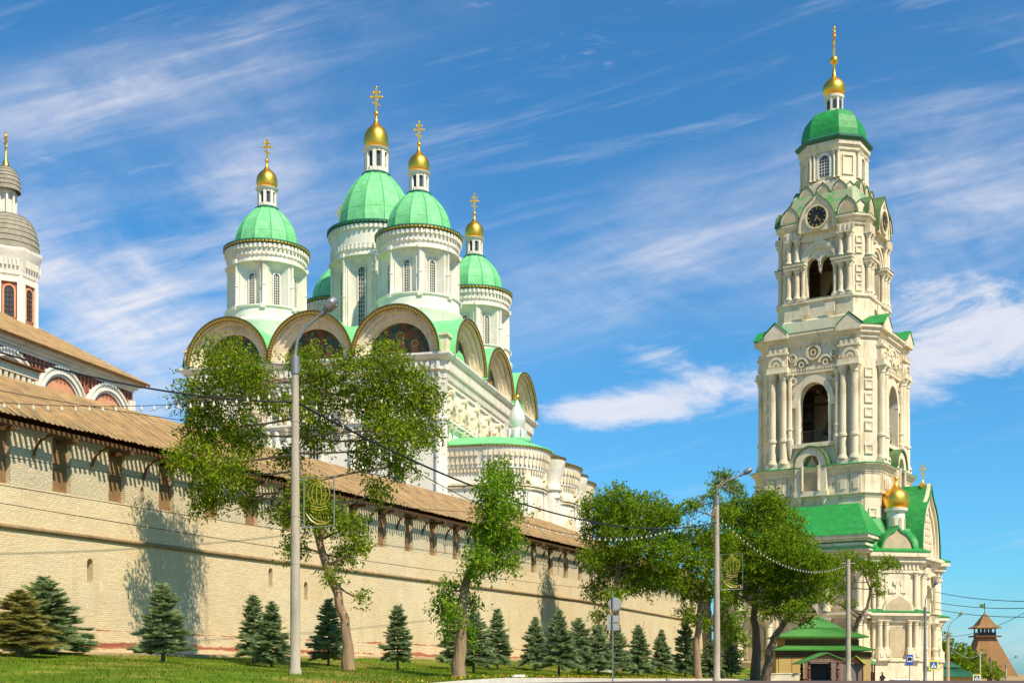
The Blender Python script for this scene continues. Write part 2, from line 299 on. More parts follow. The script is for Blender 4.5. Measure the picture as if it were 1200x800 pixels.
    def build(s, name, material, parent=None, uv=True):
        """link the mesh; pieces that stand clear of each other become objects of their own"""
        if parent is not None and len(s.f) > 1:
            par = list(range(len(s.v)))
            def find(i):
                while par[i] != i: par[i] = par[par[i]]; i = par[i]
                return i
            for f in s.f:
                a = find(f[0])
                for j in f[1:]: par[find(j)] = a
            root = [find(i) for i in range(len(s.v))]; ids = {r: k for k, r in enumerate(dict.fromkeys(root))}; isl = np.array([ids[r] for r in root]); k = len(ids)
            if 1 < k < 2500:
                co = np.array(s.v); rz_, pp = 0, parent
                while pp: rz_ += pp.rotation_euler.z; pp = pp.parent
                c_, s_ = math.cos(rz_), math.sin(rz_); co = np.c_[co[:, 0]*c_-co[:, 1]*s_, co[:, 0]*s_+co[:, 1]*c_, co[:, 2]]
                lo = np.full((k, 3), 1e9); hi = -lo; np.minimum.at(lo, isl, co); np.maximum.at(hi, isl, co); size = (hi-lo).max(1)
                gap = np.maximum(0, np.maximum(lo[:, None]-hi[None], lo[None]-hi[:, None])); near = np.sqrt((gap**2).sum(2)) <= np.maximum(.02, .49*np.maximum(size[:, None], size[None]))
                lab = np.arange(k)
                while True:
                    new = np.where(near, lab[None, :], k).min(1)
                    if (new == lab).all(): break
                    lab = new
                u = np.unique(lab)
                if 1 < len(u) <= 40:
                    first = None
                    for q in u:
                        m = MB(); mp = {}
                        for f, sm in zip(s.f, s.s):
                            if lab[isl[f[0]]] != q: continue
                            m.f.append([mp.setdefault(i, len(mp)) for i in f]); m.s.append(sm)
                        m.v = [s.v[i] for i in mp]; o = m._one(name, material, parent, uv); first = first or o
                    return first
        return s._one(name, material, parent, uv)
    def _one(s, name, material, parent=None, uv=True):
        me = bpy.data.meshes.new(name); me.from_pydata(s.v, [], s.f); me.update()
        if any(s.s):
            me.polygons.foreach_set('use_smooth', s.s); me.set_sharp_from_angle(angle=R(38))
        if uv:
            ul = me.uv_layers.new(name='UVMap'); d = np.zeros((len(me.loops), 2))
            co = np.array(s.v)
            for p in me.polygons:
                n = p.normal; h = math.hypot(n.x, n.y)
                li = list(p.loop_indices); P = co[list(p.vertices)]
                if h < .2: d[li] = P[:, :2]
                else:
                    t = np.array((-n.y/h, n.x/h, 0)); b = np.cross(np.array(n), t)
                    d[li, 0] = P@t; d[li, 1] = P@b
            ul.data.foreach_set('uv', d.ravel())
        me.materials.append(MT[material] if isinstance(material, str) else material)
        o = bpy.data.objects.new(name, me); COL.objects.link(o); o.parent = parent
        return o
def offs(poly, o):
    if o == 0: return list(poly)
    n = len(poly); res = []
    for i in range(n):
        p0, p1, p2 = Vector(poly[i-1]), Vector(poly[i]), Vector(poly[(i+1) % n])
        a = (p1-p0).normalized(); b = (p2-p1).normalized(); na = Vector((a.y, -a.x)); nb = Vector((b.y, -b.x))
        m = na+nb; d = m.dot(na)
        res.append(tuple(p1+m*(o/max(d, .3))))
    return res
def octo(H, c): return [(-(H-c), -H), (H-c, -H), (H, -(H-c)), (H, H-c), (H-c, H), (-(H-c), H), (-H, H-c), (-H, -(H-c))]
def rect(a, b): return [(-a, -b), (a, -b), (a, b), (-a, b)]
def rotk(k, deg=90): return Matrix.Rotation(R(deg*k), 4, 'Z')
def keel(cx, z0, w, h, n=8):
    """outline of an ogee gable from right base to left base over the top"""
    pts = [(cx+w*math.cos(R(62)*i/n), z0+.80*h*math.sin(R(62)*i/n)/math.sin(R(62))*.92) for i in range(n+1)]
    x1, z1 = pts[-1]
    for i in range(1, 5):
        t = i/4; pts.append(((1-t)**2*x1+2*t*(1-t)*(cx+w*.12)+t*t*cx, (1-t)**2*z1+2*t*(1-t)*(z0+h*.84)+t*t*(z0+h)))
    return pts+[(2*cx-x, z) for x, z in pts[-2::-1]]
def thing(name, label, cat, loc=(0, 0, 0), rz=0, group=None):
    o = bpy.data.objects.new(name, None); COL.objects.link(o); o.location = loc; o.rotation_euler = (0, 0, rz)
    o.empty_display_size = .5; tag(o, label, cat, group); return o
def tag(o, label, cat, group=None, kind=None):
    if label: o['label'] = label
    if cat: o['category'] = cat
    if group: o['group'] = group
    if kind: o['kind'] = kind
    return o
def copyto(src, parent, loc=(0, 0, 0), rz=0):
    o = src.copy(); COL.objects.link(o); o.parent = parent; o.location = loc; o.rotation_euler = (0, 0, rz); return o
def copytree(src, parent=None):
    c = src.copy(); COL.objects.link(c); c.parent = parent
    for ch in src.children: copytree(ch, c)
    return c
def PX(px, Y): return (px-600)/1500*Y
def PZ(py, Y): return 1.6+(790-py)/1500*Y
def W3(px, py, Y): return Vector((PX(px, Y), Y, PZ(py, Y)))
# ------------------------------------------------------------------ terrain
WALL = [(-31.5, 20.7), (-19.2, 48.0), (5.5, 102.8), (19.2, 144.0), (24.5, 157.0)]
KERB = [(-60, -6), (-24, 6), (-9, 18), (-2.0, 30), (1.3, 42), (4.2, 60), (8.2, 76), (13.9, 92), (21.0, 108), (28.0, 122)]
def sst(a, b, x): t = np.clip((x-a)/(b-a), 0, 1); return t*t*(3-2*t)
def zroad(X, Y):
    X = np.asarray(X, float); Y = np.asarray(Y, float)
    z = 1.38*sst(0, 38, Y) - .0035*np.clip(Y-38, 0, 60) - .018*np.clip(Y-98, 0, 100)
    return z
def pdist(poly, X, Y):
    best = np.full(np.shape(X), 1e9); side = np.zeros(np.shape(X))
    for (x0, y0), (x1, y1) in zip(poly[:-1], poly[1:]):
        dx, dy = x1-x0, y1-y0; L2 = dx*dx+dy*dy
        t = np.clip(((X-x0)*dx+(Y-y0)*dy)/L2, 0, 1); px, py = x0+t*dx, y0+t*dy
        d = np.hypot(X-px, Y-py); cr = dx*(Y-y0)-dy*(X-x0)
        m = d < best; best = np.where(m, d, best); side = np.where(m, np.sign(cr), side)
    return best, side       # side > 0: left of the line
def zlawn(X, Y):
    X = np.asarray(X, float); Y = np.asarray(Y, float)
    p, sp = pdist(WALL, X, Y); q, sq = pdist(KERB, X, Y)
    p = np.where(sp > 0, 0, p); q = np.where(sq < 0, 0, q)
    zb = 2.42+.0068*np.clip(Y-48, -40, 100); zk = np.maximum(zroad(X, Y), 1.38*sst(0, 38, Y)-.004*np.clip(Y-38, 0, 200))
    f = q/(p+q+1e-6)
    return zk*(1-f**1.15)+zb*f**1.15
def zg(X, Y):
    q, sq = pdist(KERB, X, Y)
    zr = zroad(X, Y); zl = zlawn(X, Y)
    return np.where(sq > 0, zl, zr)
def at(px, Y, dz=0): X = PX(px, Y); return (X, Y, float(zg(X, Y))+dz)
def resample(poly, n):
    P = np.array(poly, float); d = np.r_[0, np.cumsum(np.hypot(*np.diff(P, axis=0).T))]
    t = np.linspace(0, d[-1], n); return np.c_[np.interp(t, d, P[:, 0]), np.interp(t, d, P[:, 1])]
def smoothp(poly, it=3):
    P = [np.array(p, float) for p in poly]
    for _ in range(it):
        Q = [P[0]]
        for a, b in zip(P[:-1], P[1:]): Q += [a*.75+b*.25, a*.25+b*.75]
        Q.append(P[-1]); P = Q
    return [tuple(p) for p in P]
KERB = smoothp(KERB, 2)
def grid(name, X, Y, Z, material):
    n, m = X.shape; v = np.c_[X.ravel(), Y.ravel(), Z.ravel()]; i = np.arange(n*m).reshape(n, m)
    f = np.stack([i[:-1, :-1], i[:-1, 1:], i[1:, 1:], i[1:, :-1]], -1).reshape(-1, 4)
    me = bpy.data.meshes.new(name); me.from_pydata(v.tolist(), [], f.tolist()); me.update()
    if me.polygons[0].normal.z < 0: me.flip_normals()
    me.polygons.foreach_set('use_smooth', [True]*len(me.polygons)); me.materials.append(MT[material])
    o = bpy.data.objects.new(name, me); COL.objects.link(o); return o
# one ground sheet to the horizon
gxs = np.unique(np.r_[-3500, -1800, -900, -450, np.arange(-240, 241, 4), 450, 900, 1800, 3500])
gys = np.unique(np.r_[-600, -200, -60, np.arange(-20, 260, 3), 300, 400, 600, 1000, 2000, 5000])
X, Y = np.meshgrid(gxs, gys)
wd, ws = pdist(WALL, X, Y)
Z = np.where(ws > 0, np.clip(2.4+.5*(wd), 2.4, 4.0), zg(X, Y))-.30
tag(grid('ground', X, Y, Z, 'soil'), None, None, kind='structure')
# lawn between the wall and the kerb
A = resample(WALL, 130); B = resample(KERB, 130); f = np.linspace(0, 1, 34)[None, :]
LX = A[:, :1]*(1-f)+B[:, :1]*f; LY = A[:, 1:]*(1-f)+B[:, 1:]*f
# param pairing is only a chart: heights come from zlawn
LZ = zlawn(LX, LY)+.06*np.sin(LX*.9+LY*.3)*np.sin(LY*.47)
LZ[:, 0] = zlawn(LX, LY)[:, 0]
tag(grid('lawn', LX, LY, LZ, 'lawn'), None, None, kind='structure')
# dusty strip at the foot of the wall
Sx = A[:, :1]*(1-f*.055)+B[:, :1]*f*.055; Sy = A[:, 1:]*(1-f*.055)+B[:, 1:]*f*.055
SZ = zlawn(Sx, Sy)+.07
SZ[:, -1] -= .15
tag(grid('path', Sx, Sy, SZ, 'soil'), None, None, kind='structure')
# road beyond the kerb
K = resample(KERB, 160); nrm = np.gradient(K, axis=0); nrm = np.c_[nrm[:, 1], -nrm[:, 0]]/np.hypot(*nrm.T)[:, None]
o_ = np.linspace(0, 1, 24)[None, :]; D = 48*o_
RX = K[:, :1]+.35*nrm[:, :1]+nrm[:, :1]*D*1.0; RY = K[:, 1:]+.35*nrm[:, 1:]+nrm[:, 1:]*D*.25
xs, ys = np.meshgrid(np.linspace(-60, 120, 61), np.linspace(-20, 190, 71))
q, sq = pdist(KERB, xs, ys)
ROADX = np.linspace(0, 90, 46)[None, :]+K[:, :1]+.1; ROADY = np.repeat(K[:, 1:], 46, 1)
tag(grid('road', ROADX, ROADY, zroad(ROADX, ROADY)-.02, 'asphalt'), None, None, kind='structure')
# kerb: a whitewashed stone edge, real step
zk = np.maximum(zroad(K[:, 0], K[:, 1]), 1.38*sst(0, 38, K[:, 1])-.004*np.clip(K[:, 1]-38, 0, 200))
mb = MB(); rows = []
for (x, y), (nx, ny), z in zip(K, nrm, zk):
    rows.append([(x-.12*nx, y-.12*ny, z-.4), (x-.12*nx, y-.12*ny, z+.13), (x+.12*nx, y+.12*ny, z+.13), (x+.30*nx, y+.30*ny, z-1.2)])
mb.loft(rows, False)
# whitewashed bank wall under the kerb (its outer face is what the street sees)
tag(mb.build('kerb', 'kerb'), None, None, kind='structure')
# pavement triangle by the far lamp, kerb-edged
mb = MB(); pav = [(10.5, 62), (13.5, 66), (17, 76), (24, 92), (32, 108), (27, 108), (19.5, 94), (14.2, 80), (10.3, 68)]
# low planted strip of flowers inside the kerb
def scatter_tri(name, pts, size, material, up=.8, kind=None, lab=None, cat=None, w=.35, n=1):
    P = np.repeat(np.array(pts), n, 0); k = len(P); a = rng.uniform(0, 2*PI, k); h = size*rng.uniform(.6, 1.3, k); wv = h*w
    t = np.c_[np.cos(a), np.sin(a), np.zeros(k)]; lean = rng.normal(0, .25, (k, 3)); lean[:, 2] = up; tip = P+lean*h[:, None]
    V = np.stack([P-t*wv[:, None]/2, P+t*wv[:, None]/2, tip], 1).reshape(-1, 3)
    return bulk(name, V, 3, material)
def bulk(name, V, k, material, parent=None):
    n = len(V)//k; me = bpy.data.meshes.new(name); me.vertices.add(len(V)); me.vertices.foreach_set('co', np.ascontiguousarray(V, np.float32).ravel())
    me.loops.add(len(V)); me.loops.foreach_set('vertex_index', np.arange(len(V), dtype=np.int32)); me.polygons.add(n)
    me.polygons.foreach_set('loop_start', np.arange(0, len(V), k, dtype=np.int32)); me.update(calc_edges=True)
    me.materials.append(MT[material]); o = bpy.data.objects.new(name, me); COL.objects.link(o); o.parent = parent; return o
pts = []
while len(pts) < 60000:
    a, b = rng.uniform(0.02, .85), rng.uniform(.0, 1)**.8
    i = a*(len(A)-1); i0 = int(i); fr = i-i0; pa = A[i0]*(1-fr)+A[min(i0+1, 129)]*fr; pb = B[i0]*(1-fr)+B[min(i0+1, 129)]*fr; p = pa*(1-b)+pb*b
    if p[1] > 26 and abs(p[0]/p[1]) < .45 and b > .02: pts.append(p)
pts = np.array(pts); pz = zlawn(pts[:, 0], pts[:, 1])+.06*np.sin(pts[:, 0]*.9+pts[:, 1]*.3)*np.sin(pts[:, 1]*.47)-.01
tag(scatter_tri('grass', np.c_[pts, pz], .10, 'grassblade'), 'short green grass on the sloping lawn below the fortress wall', 'grass', kind='stuff')
fl = []
for i in range(800):
    j = rng.uniform(60, 150); j0 = int(j); p = K[j0]*(1-(j-j0))+K[min(j0+1, 159)]*(j-j0); o = rng.uniform(.25, .9)*(1+.3*math.sin(j)); p = p-nrm[j0]*o
    fl.append((p[0], p[1], float(zlawn(p[0], p[1]))+rng.uniform(.08, .2)))
tag(scatter_tri('flower_border', fl, .07, 'yflower', w=.8), 'yellow and red flowers along the white kerb', 'flowers', kind='stuff')

# ------------------------------------------------------------------ fortress wall
wall = thing('fortress_wall', 'long whitewashed brick fortress wall with merlons under a sloping plank roof', 'wall', (0, 0, 0))
def zoff(Y): return .0066*max(-20, min(Y-48, 96))
CELL = 3.15
seg_data = []
body = MB(); strg = MB(); roof = MB(); under = MB(); beams = MB(); brace_pts = []; merl = []; infill = MB(); gapb = MB(); plinth = MB()
cell_id = 0
for si, ((x0, y0), (x1, y1)) in enumerate(zip(WALL[:-1], WALL[1:])):
    L = math.hypot(x1-x0, y1-y0); d = ((x1-x0)/L, (y1-y0)/L); ang = math.atan2(d[1], d[0]); nC = max(1, round(L/CELL)); cw = L/nC
    T0 = Matrix.Translation((x0, y0, 0)) @ Matrix.Rotation(ang, 4, 'Z')   # local x along wall, -y is the outer side
    def zc(t): return zoff(y0+d[1]*t)
    # local z runs with a slow rise: shear along x
    k = (zc(L)-zc(0))/L
    Sh = Matrix.Identity(4); Sh[2][0] = k; Sh[2][3] = zc(0)
    T = T0 @ Sh
    for mb in (body, strg, roof, under, beams, infill, gapb, plinth): mb.T = T
    for c in range(nC):
        a, b = c*cw, (c+1)*cw; cell_id += 1
        loops = []
        if si == 1 and c in (5,): loops = [('slit', 6.4), ('low', 3.2)]
        elif cell_id % 5 == 2: loops = [('slit', 5.9)]
        elif cell_id % 7 == 3: loops = [('low', 3.0)]
        zlev = [.8]
        m_ = (a+b)/2
        for kind_, zc_ in sorted(loops, key=lambda q: q[1]):
            if kind_ == 'slit': z0_, z1_, w_, zs, zp, ri = zc_-.9, zc_+.7, .34, zc_-.55, zc_+.22, .2
            else: z0_, z1_, w_, zs, zp, ri = zc_-.4, zc_+1.0, .6, zc_-.25, zc_+.3, .34
            body.box(a, b, 0, 1.6, zlev[-1], z0_)
            body.wallopen(a, b, z0_, z1_, 0, .5, m_, w_, zs, zp, ri); body.box(a, b, .5, 1.6, z0_, z1_)
            zlev.append(z1_)
        body.box(a, b, 0, 1.6, zlev[-1], 8.8)
        if cell_id % 3 == 0 and False: pass
        # merlon
        merl.append((T, a+.5, b-.5, cell_id))
        gapb.box(a-.5, a+.5, .22, .36, 8.8, 11.3)
        # eave beam brackets
        for q in (a,):
            beams.box(q-.09, q+.09, -.85, 1.2, 10.72, 10.88)
        # curved brace
        br = [(m_+.05+.55*(1-math.cos(t_*PI/2)), -.05-.62*(1-math.cos(t_*PI/2)), 9.95+.95*math.sin(t_*PI/2)) for t_ in np.linspace(0, 1, 8)]
        brace_pts.append((T, br))
    # roll string course
    pr = [(-.002, 7.08), (-.08, 7.10), (-.13, 7.16), (-.13, 7.22), (-.08, 7.27), (-.002, 7.29)]
    strg.loft([[(xx, y, z) for y, z in pr] for xx in (0, L)], False)
    # ragged plinth course
    # roof boards: underlay slab, then raised top boards with open ends
    def rz(y): return 11.18+(y+1.05)*.62
    infill.box(0, L, 1.3, 1.42, 8.8, 12.4)
    nb = int(L/.27)
    for i in range(nb):
        xa = i*L/nb; j1 = rng.uniform(-.05, .05); j2 = rng.uniform(-.05, .05)
        def brd(x_a, x_b, ya, yb, lift, th):
            roof.add([(x_a, ya, rz(ya)+lift-th), (x_b, ya, rz(ya)+lift-th), (x_b, yb, rz(yb)+lift-th), (x_a, yb, rz(yb)+lift-th),
                      (x_a, ya, rz(ya)+lift), (x_b, ya, rz(ya)+lift), (x_b, yb, rz(yb)+lift), (x_a, yb, rz(yb)+lift)],
                     [(0, 3, 2, 1), (4, 5, 6, 7), (0, 1, 5, 4), (1, 2, 6, 5), (2, 3, 7, 6), (3, 0, 4, 7)])
        brd(xa, xa+.265*1.0, -.55+j1, 2.75, 0, .03)
        brd(xa+.05, xa+.175, -1.14+j2, 2.78, .075+rng.uniform(-.01, .015), .045)
    roof.box(0, L, 2.7, 2.9, rz(2.75)-.1, rz(2.75)+.09)
    beams.box(0, L, -.72, -.58, 10.9, 11.05)
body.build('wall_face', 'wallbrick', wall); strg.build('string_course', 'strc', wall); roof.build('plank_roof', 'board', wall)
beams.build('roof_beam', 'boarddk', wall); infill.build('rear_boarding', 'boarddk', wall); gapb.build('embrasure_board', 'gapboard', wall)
for T, xa, xb, cid in merl:
    mb = MB(); mb.T = T
    if cid % 3 == 1:
        mb.wallopen(xa, xb, 8.8, 11.12, 0, .3, (xa+xb)/2, .22, 9.0, 9.45, .22, 6); mb.box(xa, xb, .3, .75, 8.8, 11.12)
    else: mb.box(xa, xb, 0.0, .75, 8.8, 11.12)
    mb.box(xa-.0, xb+.0, .75, .9, 8.8, 11.0)
    mb.build('merlon', 'merlon', wall)
for T, br in brace_pts:
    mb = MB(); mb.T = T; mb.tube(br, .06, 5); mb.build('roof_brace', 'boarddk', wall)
# ------------------------------------------------------------------ shared church parts
def cross_mb(h, rz=0):
    """eight-pointed cross of height h standing at z=0 facing -y"""
    mb = MB(); mb.T = Matrix.Rotation(rz, 4, 'Z'); t = h*.034
    mb.box(-t, t, -t, t, 0, h)
    for z, wd in ((.62*h, .22*h), (.80*h, .11*h)): mb.box(-wd, wd, -t*.8, t*.8, z-t, z+t)
    s = .15*h
    mb.add([(-s, -t*.8, .36*h+s*.4-t), (s, -t*.8, .36*h-s*.4-t), (s, t*.8, .36*h-s*.4-t), (-s, t*.8, .36*h+s*.4-t), (-s, -t*.8, .36*h+s*.4+t), (s, -t*.8, .36*h-s*.4+t), (s, t*.8, .36*h-s*.4+t), (-s, t*.8, .36*h+s*.4+t)],
           [(0, 3, 2, 1), (4, 5, 6, 7), (0, 1, 5, 4), (1, 2, 6, 5), (2, 3, 7, 6), (3, 0, 4, 7)])
    for x, z in ((-.22*h, .62*h), (.22*h, .62*h), (0, h), (-.12*h, .8*h), (.12*h, .8*h)):
        mb.lathe([(.0, z-.045*h), (.055*h, z-.02*h), (.055*h, z+.02*h), (0, z+.045*h)], (x, 0), 8)
    for a in range(8):
        c, s_ = math.cos(a*PI/4+.39), math.sin(a*PI/4+.39); mb.tube([(c*.03*h, 0, .62*h+s_*.03*h), (c*.15*h, 0, .62*h+s_*.15*h)], h*.010, 5)
    return mb
def onion(z, r, h, c=(0, 0), n=20, facets=None):
    """bulb and neck profile from z, widest radius r, height h to the ball"""
    pr = [(.82, 0), (.93, .07), (.99, .17), (1.0, .28), (.98, .38), (.90, .48), (.74, .575), (.50, .66), (.29, .74), (.15, .83), (.10, .92), (.10, 1.0)]
    mb = MB(); mb.lathe([(r*a, z+h*b) for a, b in pr], c, n, facets is None)
    mb.lathe([(r*.84, z-.12*r), (r*.9, z-.04*r), (r*.84, z+.03*r)], c, n)
    return mb
def ball(z, r, c=(0, 0)):
    mb = MB(); mb.lathe([(max(r*math.cos(a), .0001), z+r*math.sin(a)) for a in np.linspace(-PI/2, PI/2, 9)], c, 14); return mb
def lattice(mb, x0, x1, z0, z1, y, nx, nz, t=.04):
    for i in range(1, nx): x = x0+(x1-x0)*i/nx; mb.box(x-t/2, x+t/2, y-.02, y+.02, z0, z1)
    for i in range(1, nz): z = z0+(z1-z0)*i/nz; mb.box(x0, x1, y-.025, y+.025, z-t/2, z+t/2)
def arched(cx, w, z0, z1, n=8):
    r = w/2; return [(cx+r, z0)]+[(cx+r*math.cos(PI*i/n), z1-r+r*math.sin(PI*i/n)) for i in range(n+1)]+[(cx-r, z0)]

# ------------------------------------------------------------------ cathedral
TH = -.2523
cath = thing('cathedral', 'white five-domed cathedral with mint green domes and gilded cupolas behind the wall', 'cathedral', (-17.5, 165, 0), TH)
Wc, Dc, Z0, ZC = 15.3, 20.0, 3.0, 37.0
mb = MB(); P4 = rect(Wc, Dc)
mb.ploft(P4, [(.5, Z0), (.5, 8), (0, 8.3), (0, ZC-2.4)])
mb.build('wall', 'white', cath)
mb = MB(); mb.ploft(P4, [(.003, ZC-2.6), (.25, ZC-2.3), (.25, ZC-1.9), (.5, ZC-1.7), (.5, ZC-.7), (.95, ZC-.45), (1.15, ZC-.1), (1.15, ZC+.12), (.1, ZC+.3)], False, True)
mb.build('main_cornice', 'white', cath)
# corbel rows under the cornice and pilasters
mb = MB()
for k, (hw, dp) in enumerate(((Wc, Dc), (Dc, Wc), (Wc, Dc), (Dc, Wc))):
    mb.T = rotk(k); n = int(hw*2/.62)
    for i in range(n):
        x = -hw+(i+.5)*2*hw/n
        mb.box(x-.17, x+.17, -dp-.78, -dp-.45, ZC-1.65, ZC-.75); mb.box(x-.1, x+.1, -dp-.42, -dp-.2, ZC-2.5, ZC-1.9)
mb.T = Matrix.Identity(4); mb.ploft(P4, [(.21, ZC-2.55), (.21, ZC-1.85)]); mb.ploft(P4, [(.51, ZC-1.68), (.51, ZC-.72)])
mb.build('corbel_frieze', 'white', cath)
mb = MB()
for k, (hw, dp) in enumerate(((Wc, Dc), (Dc, Wc), (Wc, Dc), (Dc, Wc))):
    mb.T = rotk(k)
    for i in range(4):
        x = -hw+i*2*hw/3
        for s in (-.5, .5):
            if abs(x+s) > hw-.2: continue
            mb.lathe([(.38, 8.3), (.38, 21), (.5, 21.2), (.5, 21.5), (.38, 21.7), (.38, ZC-3.0), (.55, ZC-2.65)], (x+s, -dp), 10)
    if k in (0, 1, 2, 3): mb.box(-hw, hw, -dp-.35, -dp-.003, ZC-7.6, ZC-7.2); mb.box(-hw, hw, -dp-.55, -dp-.003, ZC-7.2, ZC-6.95); mb.box(-hw, hw, -dp-.22, -dp-.003, ZC-3.1, ZC-2.8)
mb.build('pilaster', 'white', cath)
# carved baroque frieze: rows of little pediments, scrolls and pendants
mb = MB()
for k, (hw, dp) in enumerate(((Wc, Dc), (Dc, Wc))):
    mb.T = rotk(k); n = 6 if k == 0 else 8
    for i in range(n):
        x = -hw+(i+.5)*2*hw/n; z = ZC-6.9
        T_ = rotk(k); mb.T = T_ @ Matrix.Translation((x, -dp, z)) @ Matrix.Diagonal((1.3, 1.9, 1.35, 1)) @ Matrix.Translation((-x, dp, -z))
        mb.ring(x, z+.7, (.45, .55), (.85, 1.0), -dp-.3, -dp-.003, 8)
        mb.xz([(x+1.0, z+.2), (x+.5, z+1.6), (x, z+2.6), (x-.5, z+1.6), (x-1.0, z+.2), (x-.6, z+.2), (x-.3, z+1.2), (x+.3, z+1.2), (x+.6, z+.2)], -dp-.2, -dp-.004)
        for s in (-1.15, 1.15): mb.lathe([(.02, z-.2), (.25, z+.1), (.16, z+.5), (.25, z+.8), (.08, z+1.2), (.2, z+1.5), (.02, z+1.9)], (x+s, -dp-.12), 8)
        mb.ring(x, z+2.3, (.12, .12), (.32, .32), -dp-.34, -dp-.004, 10, 0, 2*PI)
        for s in (-.6, .6): mb.lathe([(.02, z-1.0), (.22, z-.7), (.3, z-.35)], (x+s, -dp-.1), 8)
mb.build('carved_frieze', 'whitetower', cath)
# tall windows of the front and side
for k, (hw, dp) in enumerate(((Wc, Dc), (Dc, Wc))):
    for i in range(3):
        x = -hw+(i+.5)*2*hw/3
        for z0, z1 in ((12, 17), (22.5, 28.5)):
            mb = MB(); mb.T = rotk(k)
            mb.ring(x, z1-.6, (.6, .6), (1.0, 1.0), -dp-.25, -dp-.003, 10)
            mb.box(x-1.0, x-.6, -dp-.25, -dp-.003, z0, z1-.6); mb.box(x+.6, x+1.0, -dp-.25, -dp-.003, z0, z1-.6); mb.box(x-1.1, x+1.1, -dp-.35, -dp-.003, z0-.3, z0)
            wn = mb.build('window', 'white', cath)
            m2 = MB(); m2.T = rotk(k); m2.xz(arched(x, 1.2, z0, z1), -dp-.05, -dp-.006); m2.build('pane', 'glass', wn)
            m3 = MB(); m3.T = rotk(k); lattice(m3, x-.6, x+.6, z0, z1-.3, -dp-.08, 3, 8); m3.build('glazing_lattice', 'white', wn)
# zakomara gables
def gable(k, dp, x, rx, rzv, depth):
    T = rotk(k); z = ZC+.3
    mb = MB(); mb.T = T
    for (ri, ro, y) in ((.98, 1.0, -dp-1.25), (.90, .978, -dp-.75), (.80, .90, -dp-.35), (.72, .80, -dp+.05)):
        mb.ring(x, z, (rx*ri, rzv*ri), (rx*ro, rzv*ro), y, -dp+.9, 24)
    # inside back wall around and floor step
    g = mb.build('zakomara_arch', 'whitetower', cath)
    m2 = MB(); m2.T = T
    m2.xz([(x+rx*.74*math.cos(a), z+rzv*.74*math.sin(a)) for a in np.linspace(0, PI, 20)], -dp+.5, -dp+.62); m2.build('mural', 'mural', g)
    m3 = MB(); m3.T = T
    for s, r_, zz in ((0, .42, .42), (-rx*.34, .3, .26), (rx*.34, .3, .26)):
        cz = z+rzv*zz; m3.ring(x+s, cz, (r_, r_), (r_+.12, r_+.12), -dp+.42, -dp+.498, 14, 0, 2*PI)
    m3.build('mural_halo', 'gilt', g)
    m3 = MB(); m3.T = T
    for s, r_, zz in ((0, .42, .42), (-rx*.34, .3, .26), (rx*.34, .3, .26)):
        cz = z+rzv*zz; m3.xz([(x+s+r_*.7*math.cos(a), cz+r_*.8*math.sin(a)) for a in np.linspace(0, 2*PI, 12, endpoint=False)], -dp+.43, -dp+.495)
        m3.xz([(x+s+r_*1.5, z+.02), (x+s+r_*1.3, cz-r_*1.1), (x+s-r_*1.3, cz-r_*1.1), (x+s-r_*1.5, z+.02)], -dp+.44, -dp+.492)
    m3.build('mural_figure', 'face', g)
    # bulb row on the inner band
    m4 = MB(); m4.T = T
    for a in np.linspace(.25, PI-.25, 9): m4.box(x+rx*.82*math.cos(a)-.07, x+rx*.82*math.cos(a)+.07, -dp-.45, -dp-.34, z+rzv*.82*math.sin(a)-.07, z+rzv*.82*math.sin(a)+.07)
    m4.build('rosette_row', 'white', g)
    # curved metal roof with a gilded scalloped edge
    m5 = MB(); m5.T = T; rows = []
    for a in np.linspace(0, PI, 25):
        c, s = math.cos(a), math.sin(a)
        rows.append([(x+(rx+.06)*c, -dp-1.45, z+(rzv+.06)*s), (x+(rx+.22)*c, -dp-1.45, z+(rzv+.22)*s), (x+(rx+.12)*c, -dp+depth, z+(rzv+.12)*s-.0), (x+(rx+.0)*c, -dp+depth, z+(rzv-.02)*s)])
    m5.loft(rows, True, True, True, True); m5.build('gable_roof', 'mint', cath)
    m6 = MB(); m6.T = T; L_ = 0; n = 46
    for i in range(n):
        a = PI*(i+.5)/n; da = PI/n*.36
        m6.ring(x, z, (rx-.20, rzv-.20), (rx+.05, rzv+.05), -dp-1.50, -dp-1.40, 1, a-da, a+da)
    m6.ring(x, z, (rx-.02, rzv-.02), (rx+.06, rzv+.06), -dp-1.46, -dp-1.40, 30)
    m6.build('scalloped_trim', 'gilt', cath)
    m6 = MB(); m6.T = T; m6.ring(x, z, (rx+.05, rzv+.05), (rx+.24, rzv+.24), -dp-1.54, -dp-1.40, 30); m6.ring(x, z, (rx-.24, rzv-.24), (rx-.02, rzv-.02), -dp-1.38, -dp-1.30, 30); m6.build('arch_edge', 'edge', cath)
for i in range(3):
    x = -Wc+(i+.5)*2*Wc/3
    gable(0, Dc, x, 4.95, 5.1, 9); gable(2, Dc, x, 4.95, 5.1, 9)
for i in range(3):
    x = -Dc+(i+.5)*2*Dc/3
    gable(1, Wc, x, 6.0, 4.9, 8); gable(3, Wc, x, 6.0, 4.9, 8)
mb = MB(); mb.loft([[(x, y, z) for x, y in offs(P4, o)] for o, z in ((-1.2, ZC+.2), (-1.5, ZC+3.4), (-6, ZC+5.6), (-12, ZC+6.2))], True, False, True)
mb.build('roof', 'mint', cath)
